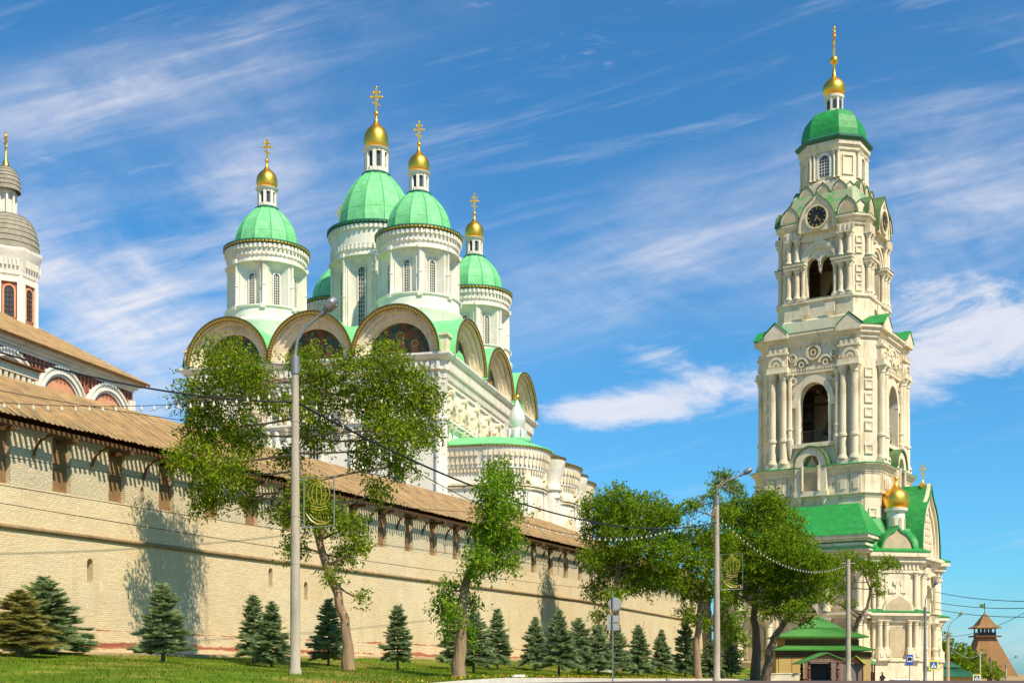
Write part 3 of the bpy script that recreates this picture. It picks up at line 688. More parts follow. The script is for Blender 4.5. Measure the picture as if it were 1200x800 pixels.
# corner finials between front and side gables
mb = MB()
for sx, sy in ((1, -1), (-1, -1), (1, 1), (-1, 1)):
    mb.box(sx*(Wc-.1)-.75, sx*(Wc-.1)+.75, sy*(Dc-.1)-.75, sy*(Dc-.1)+.75, ZC+.25, ZC+2.0); mb.box(sx*(Wc-.1)-.95, sx*(Wc-.1)+.95, sy*(Dc-.1)-.95, sy*(Dc-.1)+.95, ZC+2.0, ZC+2.25)
mb.build('corner_block', 'whitetower', cath)
def drum(cx, cy, R0, zb, ze, dr, dz, lr, lz, orad, oz, cr, big=False):
    """drum with eight niches, frieze, eave, ribbed dome, lantern, onion and cross; zb..ze drum, dz lantern base, lz onion base, oz ball"""
    T0 = Matrix.Translation((cx, cy, 0)); H = ze-zb
    zn0 = zb+.30*H if not big else zb+.22*H; zn1 = zb+.74*H
    mb = MB(); mb.T = T0
    mb.lathe([(R0+.5, zb-5), (R0+.5, zb+.08*H), (R0+.65, zb+.1*H), (R0+.65, zb+.13*H), (R0+.25, zb+.16*H), (R0+.25, zn0-.35), (R0+.45, zn0-.2), (R0+.45, zn0-.05), (R0+.1, zn0)], (0, 0), 48)
    def outl(z, f):
        pts = []
        for k in range(8):
            ph = R(45*k+22.5-25)
            for a, r in ((-22.5, .0), (-19.6, .0), (-19.3, -.12), (-17, -.12), (-16.8, -.22), (-7.5, -.85), (-7.0, -.9), (7.0, -.9), (7.5, -.85), (16.8, -.22), (17, -.12), (19.3, -.12), (19.6, 0)):
                rr = R0+r*f*R0/4.7; pts.append((rr*math.cos(ph+R(a)), rr*math.sin(ph+R(a)), z))
        return pts
    mb.loft([outl(zn0, 1), outl(zn1-.5, 1), outl(zn1+.25, .25), outl(zn1+.3, 0)])
    mb.lathe([(R0-.1, zn1+.3), (R0+.28, zn1+.4), (R0+.28, zn1+.6), (R0+.05, zn1+.7), (R0+.05, zn1+1.1), (R0+.18, zn1+1.2), (R0+.18, ze-.9), (R0+.38, ze-.7), (R0+.4, ze-.35)], (0, 0), 48)
    d = mb.build('drum', 'white', cath)
    mb = MB(); mb.T = T0
    for row, (z0, z1, ro, ww) in enumerate(((zn1+1.25, zn1+1.65, .29, .42), (ze-.85, ze-.35, .54, .5), ((zn1+1.75), (zn1+1.95), .27, .4))):
        n = 56 if not big else 64
        for i in range(n):
            mb.T = T0 @ Matrix.Rotation(2*PI*(i+row*.5)/n, 4, 'Z'); h = PI*R0/n*ww; mb.box(R0+.12, R0+ro, -h, h, z0, z1)
    mb.T = T0; mb.lathe([(R0+.2, zn1+1.2), (R0+.2, zn1+2.0)], (0, 0), 48); mb.lathe([(R0+.2, ze-.9), (R0+.41, ze-.7), (R0+.42, ze-.33)], (0, 0), 48)
    mb.build('dentil_frieze', 'white', d)
    mb = MB()
    for k in range(8):
        mb.T = T0 @ Matrix.Rotation(R(45*k-25), 4, 'Z')
        mb.lathe([(.26, zn0), (.18, zn0+.3), (.18, (zn0+zn1)/2-.1), (.27, (zn0+zn1)/2), (.18, (zn0+zn1)/2+.1), (.18, zn1+.1), (.3, zn1+.35), (.3, zn1+.75)], (R0+.08, 0), 8)
        mb.box(R0-.1, R0+.5, -.3, .3, zn0-.45, zn0); mb.box(R0, R0+.45, -.28, .28, zn1+.32, zn1+.8)
    mb.build('engaged_column', 'white', d)
    for k in range(8):
        Tk = T0 @ Matrix.Rotation(R(45*k+22.5-25+90), 4, 'Z'); rr = R0-.9*R0/4.7+.02; ww = .36*R0/4.7
        m = MB(); m.T = Tk; m.xz(arched(0, 2*ww, zn0+.25, zn1-.75), -rr-.03, -rr+.05); m.build('window', 'glass', d)
        m = MB(); m.T = Tk; lattice(m, -ww, ww, zn0+.25, zn1-.9, -rr-.05, 3, 12 if not big else 14, .05); m.build('glazing_lattice', 'white', d)
        m = MB(); m.T = Tk; m.ring(0, zn1-.75-ww, (ww, ww), (ww+.14, ww+.14), -rr-.16, -rr+.05, 8); m.box(-ww-.14, -ww, -rr-.16, -rr+.05, zn0+.2, zn1-.75-ww); m.box(ww, ww+.14, -rr-.16, -rr+.05, zn0+.2, zn1-.75-ww); m.build('window_frame', 'white', d)
    Re = R0+.66
    mb = MB(); mb.T = T0; mb.lathe([(R0+.35, ze-.30), (Re-.05, ze-.10), (Re+.04, ze-.04), (Re+.04, ze+.14), (dr+.1, ze+.42)], (0, 0), 48); mb.build('eave', 'greendark', d)
    mb = MB()
    for i in range(72):
        mb.T = T0 @ Matrix.Rotation(2*PI*i/72, 4, 'Z'); h = PI*Re/72*.6; mb.box(Re-.12, Re+.03, -h, h, ze-.22, ze-.02)
    mb.T = T0; mb.lathe([(Re-.1, ze-.2), (Re-.02, ze-.03)], (0, 0), 48)
    mb.build('scalloped_trim', 'gilt' if not big else 'greendark', d)
    # dome
    hd = dz-ze; mb = MB(); mb.T = T0; nseg = 12; prf = []
    for t in np.linspace(0, 1, 22):
        h_ = math.sin(t*PI/2); prf.append((lr+(dr-lr)*max(0, 1-h_**2.3)**.92, ze+.2+(hd-.2)*h_))
    rings = []
    for r_, z_ in prf:
        ring = []
        for i in range(nseg*4):
            a = 2*PI*i/(nseg*4)+R(3); ph = (i % 4)/4; rr = r_*(math.cos(PI/nseg)/math.cos((ph-.5)*2*PI/nseg)) if i % 4 else r_*1.006; ring.append((rr*math.cos(a), rr*math.sin(a), z_))
        rings.append(ring)
    mb.loft(rings, True, False, False, False); mb.build('dome', 'mint', d)
    mb = MB()
    for i in range(nseg):
        a = 2*PI*i/nseg+R(3); mb.T = T0; mb.tube([((r_+.015)*math.cos(a), (r_+.015)*math.sin(a), z_) for r_, z_ in prf], .06, 5)
    for q in (4, 8, 12, 16): mb.T = T0; mb.lathe([(prf[q][0]*.985, prf[q][1]-.03), (prf[q][0]*1.003+.01, prf[q][1]), (prf[q][0]*.98, prf[q][1]+.04)], (0, 0), 12, False, R(3), R(3)+2*PI)
    mb.build('seam', 'seam', d)
    # lantern
    mb = MB(); mb.T = T0; lh = lz-dz; mb.lathe([(lr+.35, dz-.25), (lr+.38, dz-.05), (lr+.12, dz+.12)], (0, 0), 20); mb.build('lantern_skirt', 'greendark', d)
    lt = MB(); lt.T = T0; lt.lathe([(lr*.8, dz), (lr*.8, lz)], (0, 0), 16); lt.lathe([(lr+.05, lz-.34), (lr+.22, lz-.2), (lr+.3, lz-.02), (lr*.7, lz+.02)], (0, 0), 24)
    for i in range(8):
        lt.T = T0 @ Matrix.Rotation(2*PI*i/8+.2, 4, 'Z'); lt.box(lr*.72, lr+.05, -lr*.15, lr*.15, dz, lz-.3); lt.box(lr*.72, lr-.04, -lr*.4, lr*.4, dz, dz+.2*lh); lt.box(lr*.72, lr-.04, -lr*.4, lr*.4, lz-.55, lz-.3)
    lt.build('lantern', 'white', d)
    m = MB()
    for i in range(8):
        m.T = T0 @ Matrix.Rotation(2*PI*(i+.5)/8+.2+PI/2, 4, 'Z'); m.xz(arched(0, lr*.44, dz+.2*lh, lz-.5, 5), -lr*.80-.02, -lr*.78)
    m.build('lantern_pane', 'glass', d)
    m = onion(lz, orad, oz-lz, n=12, facets=1); m2 = MB(); m2.T = T0; m.v = [(x+cx, y+cy, z) for x, y, z in m.v]; m.build('onion_cupola', 'gold', d)
    b = ball(oz+orad*.12, orad*.2, (cx, cy)); b.build('ball', 'gold', d)
    c = cross_mb(cr, .25); c.v = [(x+cx, y+cy, z+oz+orad*.2) for x, y, z in c.v]; c.build('cross', 'gold', d)

for sx, sy in ((-1, -1), (1, -1), (1, 1), (-1, 1)):
    drum(9.75*sx, 11.75*sy, 4.55, 42.2, 52.9, 3.85, 58.3, 1.1, 60.7, 1.28, 64.0, 2.6)
drum(0, 0, 5.6, 40.5, 58.0, 4.85, 65.9, 1.5, 69.1, 1.6, 73.6, 3.3, True)
# apses on the right side
def apse_part(xc, yc, Rr, ze, near):
    mb = MB(); a0, a1 = (-PI/2, PI/2)
    prof = [(Rr-.1, Z0), (Rr-.1, ze-2.5), (Rr+.12, ze-2.4), (Rr+.12, ze-2.1), (Rr+.28, ze-1.2), (Rr+.55, ze-.4), (Rr+.6, ze)]
    rings = []
    for r_, z_ in prof:
        ring = [(Wc-.2, yc-r_, z_)]+[(xc+r_*math.cos(a0+(a1-a0)*i/24), yc+r_*math.sin(a0+(a1-a0)*i/24), z_) for i in range(25)]+[(Wc-.2, yc+r_, z_)]
        rings.append(ring)
    mb.loft(rings, False, False, False, True); ap = mb.build('apse', 'white', cath)
    def path(r_, step):
        pts = []; L1 = xc-Wc; n1 = int(L1/step)
        for i in range(n1): pts.append((Wc+(i+.5)*step, yc-r_, -PI/2))
        n2 = int(PI*r_/step)
        for i in range(n2): a = a0+(a1-a0)*(i+.5)/n2; pts.append((xc+r_*math.cos(a), yc+r_*math.sin(a), a))
        return pts
    mb = MB()
    for step, z0, z1, w_, dpt in ((.55, ze-1.15, ze-.4, .17, .5), (.55, ze-2.05, ze-1.35, .14, .32), (.4, ze-2.9, ze-2.55, .1, .12)):
        for x, y, a in path(Rr, step):
            mb.T = Matrix.Translation((x, y, 0)) @ Matrix.Rotation(a, 4, 'Z'); mb.box(-.05, dpt, -w_, w_, z0, z1)
    mb.build('corbel_frieze', 'whitetower', ap)
    mb = MB()
    for x, y, a in path(Rr+.62, .42):
        mb.T = Matrix.Translation((x, y, 0)) @ Matrix.Rotation(a, 4, 'Z'); mb.box(-.1, .12, -.14, .14, ze-.16, ze+.02)
    mb.T = Matrix.Identity(4); mb.loft([[(Wc-.1, yc-Rr-.6, z_)]+[(xc+(Rr+.6)*math.cos(a0+(a1-a0)*i/24), yc+(Rr+.6)*math.sin(a0+(a1-a0)*i/24), z_) for i in range(25)] for z_ in (ze-.12, ze)], False)
    mb.build('scalloped_trim', 'gilt', ap)
    mb = MB(); rings = []
    for r_, z_ in ((Rr+.8, ze), (Rr+.8, ze+.12), (Rr*.6, ze+1.3), (.2, ze+2.0)):
        rings.append([(Wc-.1, yc-r_, z_)]+[(xc+r_*math.cos(a0+(a1-a0)*i/24), yc+r_*math.sin(a0+(a1-a0)*i/24), z_) for i in range(25)]+[(Wc-.1, yc+r_, z_)])
    mb.loft(rings, False, False, False, True); mb.build('apse_roof', 'mint' if near else 'edge', ap)
    mb = MB()
    for z_, o_ in ((22.3, .22), (22.6, .34), (11.2, .3)):
        mb.loft([[(Wc-.1, yc-Rr-q+.1, zz)]+[(xc+(Rr+q-.1)*math.cos(a0+(a1-a0)*i/24), yc+(Rr+q-.1)*math.sin(a0+(a1-a0)*i/24), zz) for i in range(25)] for q, zz in ((-.05, z_), (o_, z_+.05), (o_, z_+.26), (-.05, z_+.3))], False)
    mb.build('belt_course', 'whitetower', ap)
    for a in (-1.32, -.68, 0, .68, 1.32):
        for da in (-.035, .035):
            m = MB(); m.column(xc+(Rr+.05)*math.cos(a+da), yc+(Rr+.05)*math.sin(a+da), 11.5, 22.3, .19, 8, (17,)); m.build('engaged_column', 'white', ap)
        m = MB(); m.T = Matrix.Translation((xc, yc, 0)) @ Matrix.Rotation(a+PI/2, 4, 'Z')
        m.ring(0, 22.9, (.3, .35), (.6, .75), -Rr-.3, -Rr+.1, 8); m.xz([(.55, 23.6), (0, 24.6), (-.55, 23.6)], -Rr-.2, -Rr+.1); m.build('carved_crest', 'whitetower', ap)
    # carved windows
    for a in (-1.0, -.35, .35, 1.0):
        T = Matrix.Translation((xc, yc, 0)) @ Matrix.Rotation(a+PI/2, 4, 'Z'); m = MB(); m.T = T; R_ = Rr-.1
        m.ring(0, 17.5, (.75, .75), (1.15, 1.15), -R_-.3, -R_+.05, 10); m.box(-1.15, -.75, -R_-.3, -R_+.05, 12.5, 17.5); m.box(.75, 1.15, -R_-.3, -R_+.05, 12.5, 17.5)
        m.box(-1.6, 1.6, -R_-.45, -R_+.05, 11.9, 12.5)
        m.xz([(1.7, 18.9), (.9, 20.2), (.45, 20.0), (0, 21.6), (-.45, 20.0), (-.9, 20.2), (-1.7, 18.9)], -R_-.3, -R_+.05)
        for s in (-1.5, 1.5): m.column(s, -R_-.12, 12.5, 18.9, .2, 8, (15.5,))
        m.ring(0, 20.4, (.16, .16), (.36, .36), -R_-.42, -R_-.1, 10, 0, 2*PI); m.build('window_surround', 'whitetower', ap)
        m = MB(); m.T = T; m.xz(arched(0, 1.5, 12.5, 18.2), -R_-.06, -R_+.0); m.build('pane', 'glass', ap)
apse_part(19.6, -13.0, 5.7, 27.0, True); apse_part(20.3, 0, 5.9, 27.0, False); apse_part(19.8, 13.0, 5.7, 27.0, False)
for y in (-6.9, 6.9):
    mb = MB(); c = (24.6, y)
    mb.lathe([(1.15, Z0), (1.15, 23.2), (1.4, 23.4), (1.4, 23.8), (1.15, 24), (1.15, 24.6), (1.5, 25.6), (1.75, 26.7), (1.8, 27.2), (.1, 27.7)], c, 18)
    for s in (-.55, .55): mb.column(c[0]+.9, c[1]+s, 14, 22.5, .25, 8, (18,))
    mb.box(15.5, 24.6, y-1.1, y+1.1, Z0, 26.9)
    q = mb.build('buttress_column', 'white', cath)
    m = MB(); m.lathe([(1.85, 27.0), (1.85, 27.25), (.1, 27.9)], c, 18); m.build('cap', 'edge', q)
# small silvery cupola on the apse roof
mb = MB(); c = (20.0, -5.0)
mb.lathe([(1.5, 28.2), (1.5, 29.6), (1.7, 29.7), (1.7, 30.0), (1.2, 30.15), (1.0, 30.2)], c, 16); t_ = mb.build('small_cupola', 'mint', cath)
m = MB(); m.lathe([(.9, 30.1), (.9, 31.2), (.7, 31.4), (.98, 32.0), (1.02, 32.6), (.8, 33.4), (.3, 34.2), (.12, 34.9)], c, 16)
for i in range(8):
    m.T = Matrix.Translation((c[0], c[1], 0)) @ Matrix.Rotation(i*PI/4, 4, 'Z'); m.box(.9, 1.2, -.1, .1, 30.1, 31.3)
m.build('bulb', 'silver', t_); b = ball(35.2, .35, c); b.build('ball', 'gold', t_)

# ------------------------------------------------------------------ red brick church at the left
e = Vector((.30, .954)); rz_ = math.atan2(.954, .30)
rch = thing('brick_church', 'red and white brick church with plank roof and shingled octagonal cupola behind the wall', 'church', (-28.2, 95, 0), rz_)
# local x along the long facade away from the camera, y inward (to the left); facade plane y=0, far end x=0
ZE = 23.3; LEN = 26; WD = 15
mb = MB(); mb.box(-LEN, 0, 0, WD, 3, ZE-.9); mb.build('wall', 'redbrick', rch)
mb = MB()
for o, z0, z1 in ((.12, ZE-.8, ZE-.6), (.3, ZE-.6, ZE-.4), (.55, ZE-.4, ZE-.15)):
    mb.ploft([(-LEN, 0), (0, 0), (0, WD), (-LEN, WD)], [(.01, z0), (o, z0), (o, z1), (.01, z1)])
for x in (-.35, -16.2):
    mb.box(x-.35, x+.36, -.30, -.003, 3, ZE-1.5); mb.box(x-.15, x+.15, -.42, -.3, 3, ZE-1.5)
mb.build('cornice', 'white', rch)
for i, x in enumerate((-3.2, -8.5, -13.8, -19.1, -24.4)):
    m = MB(); zc_ = 19.8
    for ri, ro, y in ((1.95, 2.12, -.22), (2.12, 2.34, -.34), (2.34, 2.52, -.26), (2.52, 2.66, -.38)):
        m.ring(x, zc_, (ri, ri), (ro, ro), y, -.003, 22)
    for s in (-1, 1): m.box(x+s*2.3-.37, x+s*2.3+.37, -.32, -.003, 14, zc_)
    a_ = m.build('arched_surround', 'white', rch)
    m = MB(); m.xz([(x+1.93*math.cos(t), zc_+1.93*math.sin(t)) for t in np.linspace(0, PI, 18)], -.09, -.004); m.build('tympanum', 'orange', a_)
mb = MB(); n = 60
for i in range(n):
    x = -LEN+(i+.5)*LEN/n; mb.box(x-.11, x+.11, -.12, -.003, ZE-1.9, ZE-.85)
mb.build('brick_frieze', 'redbrick', rch)
def plankroof(verts_eave, apex, step=.32):
    """planks laid up the slope of each triangular face of a hipped roof"""
    mb = MB(); n = len(verts_eave); ap = Vector(apex)
    for i in range(n):
        a, b = Vector(verts_eave[i]), Vector(verts_eave[(i+1) % n]); L = (b-a).length; k = int(L/step); nrm_ = (b-a).cross(ap-a).normalized()
        foot = a+(b-a)*((ap-a).dot(b-a)/L/L); up = ap-foot; tf = (foot-a).length/L
        mb.add([tuple(a), tuple(b), tuple(ap)], [(0, 1, 2)])
        for j in range(k):
            t0, t1 = (j+.12)/k, (j+.62)/k; tm = (t0+t1)/2; hh = (tm/tf if tm < tf else (1-tm)/(1-tf))*.985
            p = [a+(b-a)*t0, a+(b-a)*t1]; q = [p[0]+up*hh, p[1]+up*hh]; o = nrm_*.06; ex = up.normalized()*-.18
            mb.add([tuple(p[0]+o+ex), tuple(p[1]+o+ex), tuple(q[1]+o), tuple(q[0]+o), tuple(p[0]+ex), tuple(p[1]+ex)], [(0, 1, 2, 3), (4, 5, 1, 0)])
    return mb
apx = (-6.3, 7.2, 27.9)
ev = [(-LEN-1, -.9, ZE-.1), (.9, -.9, ZE-.1), (.9, WD+1, ZE-.1), (-LEN-1, WD+1, ZE-.1)]
mb = MB(); ridge0 = (-LEN+6.3, 7.2, 27.9)
def hip(mb, ev, r0, r1, step=.32):
    quads = [(ev[0], ev[1], r1, r0), (ev[1], ev[2], r1, r1), (ev[2], ev[3], r0, r1), (ev[3], ev[0], r0, r0)]
    for a, b, c_, d_ in quads:
        a, b, c_, d_ = map(Vector, (a, b, c_, d_)); L = (b-a).length; k = int(L/step); n_ = (b-a).cross(c_-a).normalized()
        mb.add([a, b, c_, d_] if (c_-d_).length > .01 else [a, b, c_], [(0, 1, 2, 3)] if (c_-d_).length > .01 else [(0, 1, 2)])
        ux = (b-a).normalized(); upv = (c_-a)-ux*((c_-a).dot(ux)); H_ = upv.length; upn = upv/H_
        t_d = (d_-a).dot(ux); t_c = (c_-a).dot(ux)
        for j in range(k):
            t0, t1 = (j+.15)*L/k, (j+.65)*L/k; tm = (t0+t1)/2
            hh = H_*min(1, tm/max(t_d, .01), (L-tm)/max(L-t_c, .01))*.99
            o = n_*.06; lo = upn*-.2
            P = [a+ux*t0+lo, a+ux*t1+lo, a+ux*t1+upn*hh, a+ux*t0+upn*hh]
            mb.add([p+o for p in P]+P[:2], [(0, 1, 2, 3), (4, 5, 1, 0), (0, 3, 4), (1, 5, 2)])
hip(mb, ev, ridge0, apx); mb.add([(*p[:2], ZE-.16) for p in ev], [(3, 2, 1, 0)]); mb.build('plank_roof', 'board', rch)
# cupola: octagon drum on the roof
CX, CY = -6.3, 7.0
base = MB(); oc = [(CX+x, CY+y) for x, y in octo(2.25, 1.32)]
base.ploft(oc, [(0, 25.0), (0, 33.4)]); cu = base.build('cupola_drum', 'redbrick', rch)
m = MB(); m.ploft(oc, [(.4, 26.6), (.55, 26.8), (.55, 27.2), (.2, 27.5), (.1, 28.2)]); m.ploft(oc, [(.01, 31.9), (.18, 32.1), (.18, 32.4), (.3, 32.6), (.3, 33.5), (.5, 33.8), (.5, 34.1), (0, 34.2)])
for k in range(8):
    a = PI/8+k*PI/4; m.lathe([(.2, 28.2), (.2, 32.1)], (CX+2.4*math.cos(a), CY+2.4*math.sin(a)), 8)
    T = Matrix.Translation((CX, CY, 0)) @ Matrix.Rotation(k*PI/4, 4, 'Z'); m.T = T
    for s in (-1, 1): m.box(*sorted((s*.62, s*.92)), -2.46, -2.2, 28.2, 31.9)
    m.box(-.62, .62, -2.44, -2.2, 31.5, 31.9)
    for j in range(5): m.box(-.7+j*.32, -.55+j*.32, -2.68, -2.5, 32.7, 33.2)
    m.T = Matrix.Identity(4)
m.build('drum_dressing', 'white', cu)
for k in range(8):
    m = MB(); m.T = Matrix.Translation((CX, CY, 0)) @ Matrix.Rotation(k*PI/4, 4, 'Z'); m.xz(arched(0, .75, 28.9, 31.2), -2.30, -2.26); m.build('window', 'glass', cu)
    m = MB(); m.T = Matrix.Translation((CX, CY, 0)) @ Matrix.Rotation(k*PI/4, 4, 'Z'); m.ring(0, 30.82, (.38, .38), (.52, .52), -2.38, -2.24, 8); m.box(-.52, -.38, -2.38, -2.24, 28.8, 30.82); m.box(.38, .52, -2.38, -2.24, 28.8, 30.82); m.build('window_frame', 'orange', cu)
    m = MB(); m.T = Matrix.Translation((CX, CY, 0)) @ Matrix.Rotation(k*PI/4, 4, 'Z'); lattice(m, -.38, .38, 28.9, 31.1, -2.33, 3, 6, .035); m.build('glazing_lattice', 'boarddk', cu)
def shingdome(m, c, r0, r1, z0, z1, rows, n=8):
    prf = []
    for i in range(rows):
        t = i/rows; t2 = (i+1)/rows
        ra = r1+(r0-r1)*math.cos(t*PI/2)**.75; rb = r1+(r0-r1)*math.cos(t2*PI/2)**.75; prf += [(ra+.06, z0+(z1-z0)*math.sin(t*PI/2)), (ra+.0+.0-(ra-rb)*.9, z0+(z1-z0)*math.sin(t2*PI/2)-.0)]
    m.lathe(prf, c, n*3, False, PI/8, PI/8+2*PI)
m = MB(); shingdome(m, (CX, CY), 2.65, .9, 34.15, 37.1, 10); m.build('shingled_dome', 'shingle', cu)
m = MB(); m.lathe([(.65, 37), (.65, 38.8), (.8, 38.9), (.8, 39.1)], (CX, CY), 8)
for k in range(8): a = k*PI/4; m.lathe([(.11, 37), (.11, 38.9)], (CX+.78*math.cos(a), CY+.78*math.sin(a)), 6)
m.build('lantern', 'white', cu)
m = MB(); shingdome(m, (CX, CY), 1.15, .25, 39.0, 40.9, 8); m.build('shingled_cap', 'shingle', cu)
m = MB(); m.lathe([(.12, 40.7), (.3, 41.0), (.25, 41.3), (.1, 41.5), (.08, 41.8)], (CX, CY), 10); m.build('finial', 'gold', cu)
c = cross_mb(1.9, 0.9); c.v = [(x+CX, y+CY, z+41.7) for x, y, z in c.v]; c.build('cross', 'gold', cu)
# low gallery with its own cornice and roof in front of the church
gal = thing('church_gallery', 'low gallery with dark plank roof and pale bracketed cornice in front of the brick church', 'gallery', (-27.2, 95, 0), rz_)
m = MB(); m.box(-30, -17.2, -3.4, -.5, 3, 19.4); m.build('wall', 'redbrick', gal)
m = MB(); m.box(-30, -17.0, -3.8, -.5, 19.4, 19.9)
for i in range(24): m.box(-29.9+i*.52, -29.65+i*.52, -3.75, -3.4, 18.8, 19.4)
m.build('cornice', 'whitetower', gal)
m = MB(); m.add([(-30.2, -4.1, 19.9), (-16.8, -4.1, 19.9), (-16.8, -.4, 20.2), (-30.2, -.4, 20.2), (-30.2, -4.1, 20.0), (-16.8, -4.1, 20.0), (-16.8, -.4, 20.3), (-30.2, -.4, 20.3)], [(0, 3, 2, 1), (4, 5, 6, 7), (0, 1, 5, 4), (1, 2, 6, 5), (2, 3, 7, 6), (3, 0, 4, 7)])
m.build('roof', 'boarddk', gal)
m = MB(); m.add([(-17.1, -3.4, 17.4), (-4.5, -3.4, 16.0), (-3.5, -.5, 16.8), (-9, -.5, 18.0), (-14.5, -.5, 19.3), (-17.1, -.5, 19.5)], [(0, 1, 2, 3), (0, 3, 4, 5)]); m.box(-17.1, -4.6, -3.3, -.5, 3, 16.0); m.build('lean_to_roof', 'boarddk', gal)

for o_ in [cu]+list(cu.children):
    for v in o_.data.vertices: v.co = (CX+.3+(v.co.x-CX)*.85, CY-.65+(v.co.y-CY)*.85, 1.6+(v.co.z-1.6)*.918)
# ------------------------------------------------------------------ bell tower and gate
TT = -R(33.1); TL = (39.0, 155, 0)
tw = thing('bell_tower', 'tall tiered limewashed bell tower with clock, green roofs and gilded cupola over its gate', 'tower', TL, TT); tw.scale = (.965, .965, .992)
WT = 'whitetower'
def tower_body(name, H, c, prof, material=WT, cap1=False, parent=None):
    m = MB(); m.ploft(octo(H, c), prof, False, cap1); return m.build(name, material, parent or tw)
def cornice(name, H, c, z0, z1, out, green=True, parent=None):
    h = z1-z0
    m = MB(); m.ploft(octo(H, c), [(.004, z0), (.12*out, z0+.1*h), (.12*out, z0+.2*h), (.3*out, z0+.3*h), (.3*out, z0+.5*h), (.62*out, z0+.62*h), (.62*out, z0+.74*h), (out, z0+.9*h), (out, z1), (.0, z1+.02)])
    q = m.build(name, WT, parent or tw)
    if green:
        m = MB(); m.ploft(octo(H, c), [(out+.04, z1-.03), (out+.05, z1+.04), (out*.3, z1+.2), (-.4, z1+.3)], False, False); m.build('roof_flashing', 'green', parent or tw)
    return q
def col(parent, k, x, y, z0, z1, r, bands=(), proto={}):
    key = (round(z0, 2), round(z1, 2), r, tuple(bands))
    if key not in proto:
        m = MB(); m.column(0, 0, z0, z1, r, 14, bands); o = m.build('column', WT, parent); proto[key] = o
    else:
        o = proto[key].copy(); COL.objects.link(o); o.parent = parent
    v = rotk(k) @ Vector((x, y, 0)); o.location = v; o.rotation_euler = (0, 0, R(90*k)); return o
def facebuild(name, material, fn, ks=(0, 1, 2, 3), parent=None, deg=90, off=0):
    r = []
    for k in ks:
        m = MB(); m.T = Matrix.Rotation(R(deg*k+off), 4, 'Z'); fn(m); r.append(m.build(name, material, parent or tw))
    return r
# --- octagonal base
Hb, cb = 10.6, 6.2
tower_body('base', Hb, cb, [(.6, -2.5), (.6, 2.6), (.3, 2.9), (0, 3.0), (0, 15.0), (-.2, 15.2)], cap1=True)
cornice('base_cornice', Hb, cb, 13.9, 15.4, 1.0)
cornice('middle_cornice', Hb, cb, 7.6, 8.7, .9)
m = MB(); m.ploft(octo(Hb+.7, cb+.2), [(0, 15.6), (-2.4, 18.2), (-3.2, 19.2)]); m.build('base_roof', 'green', tw)
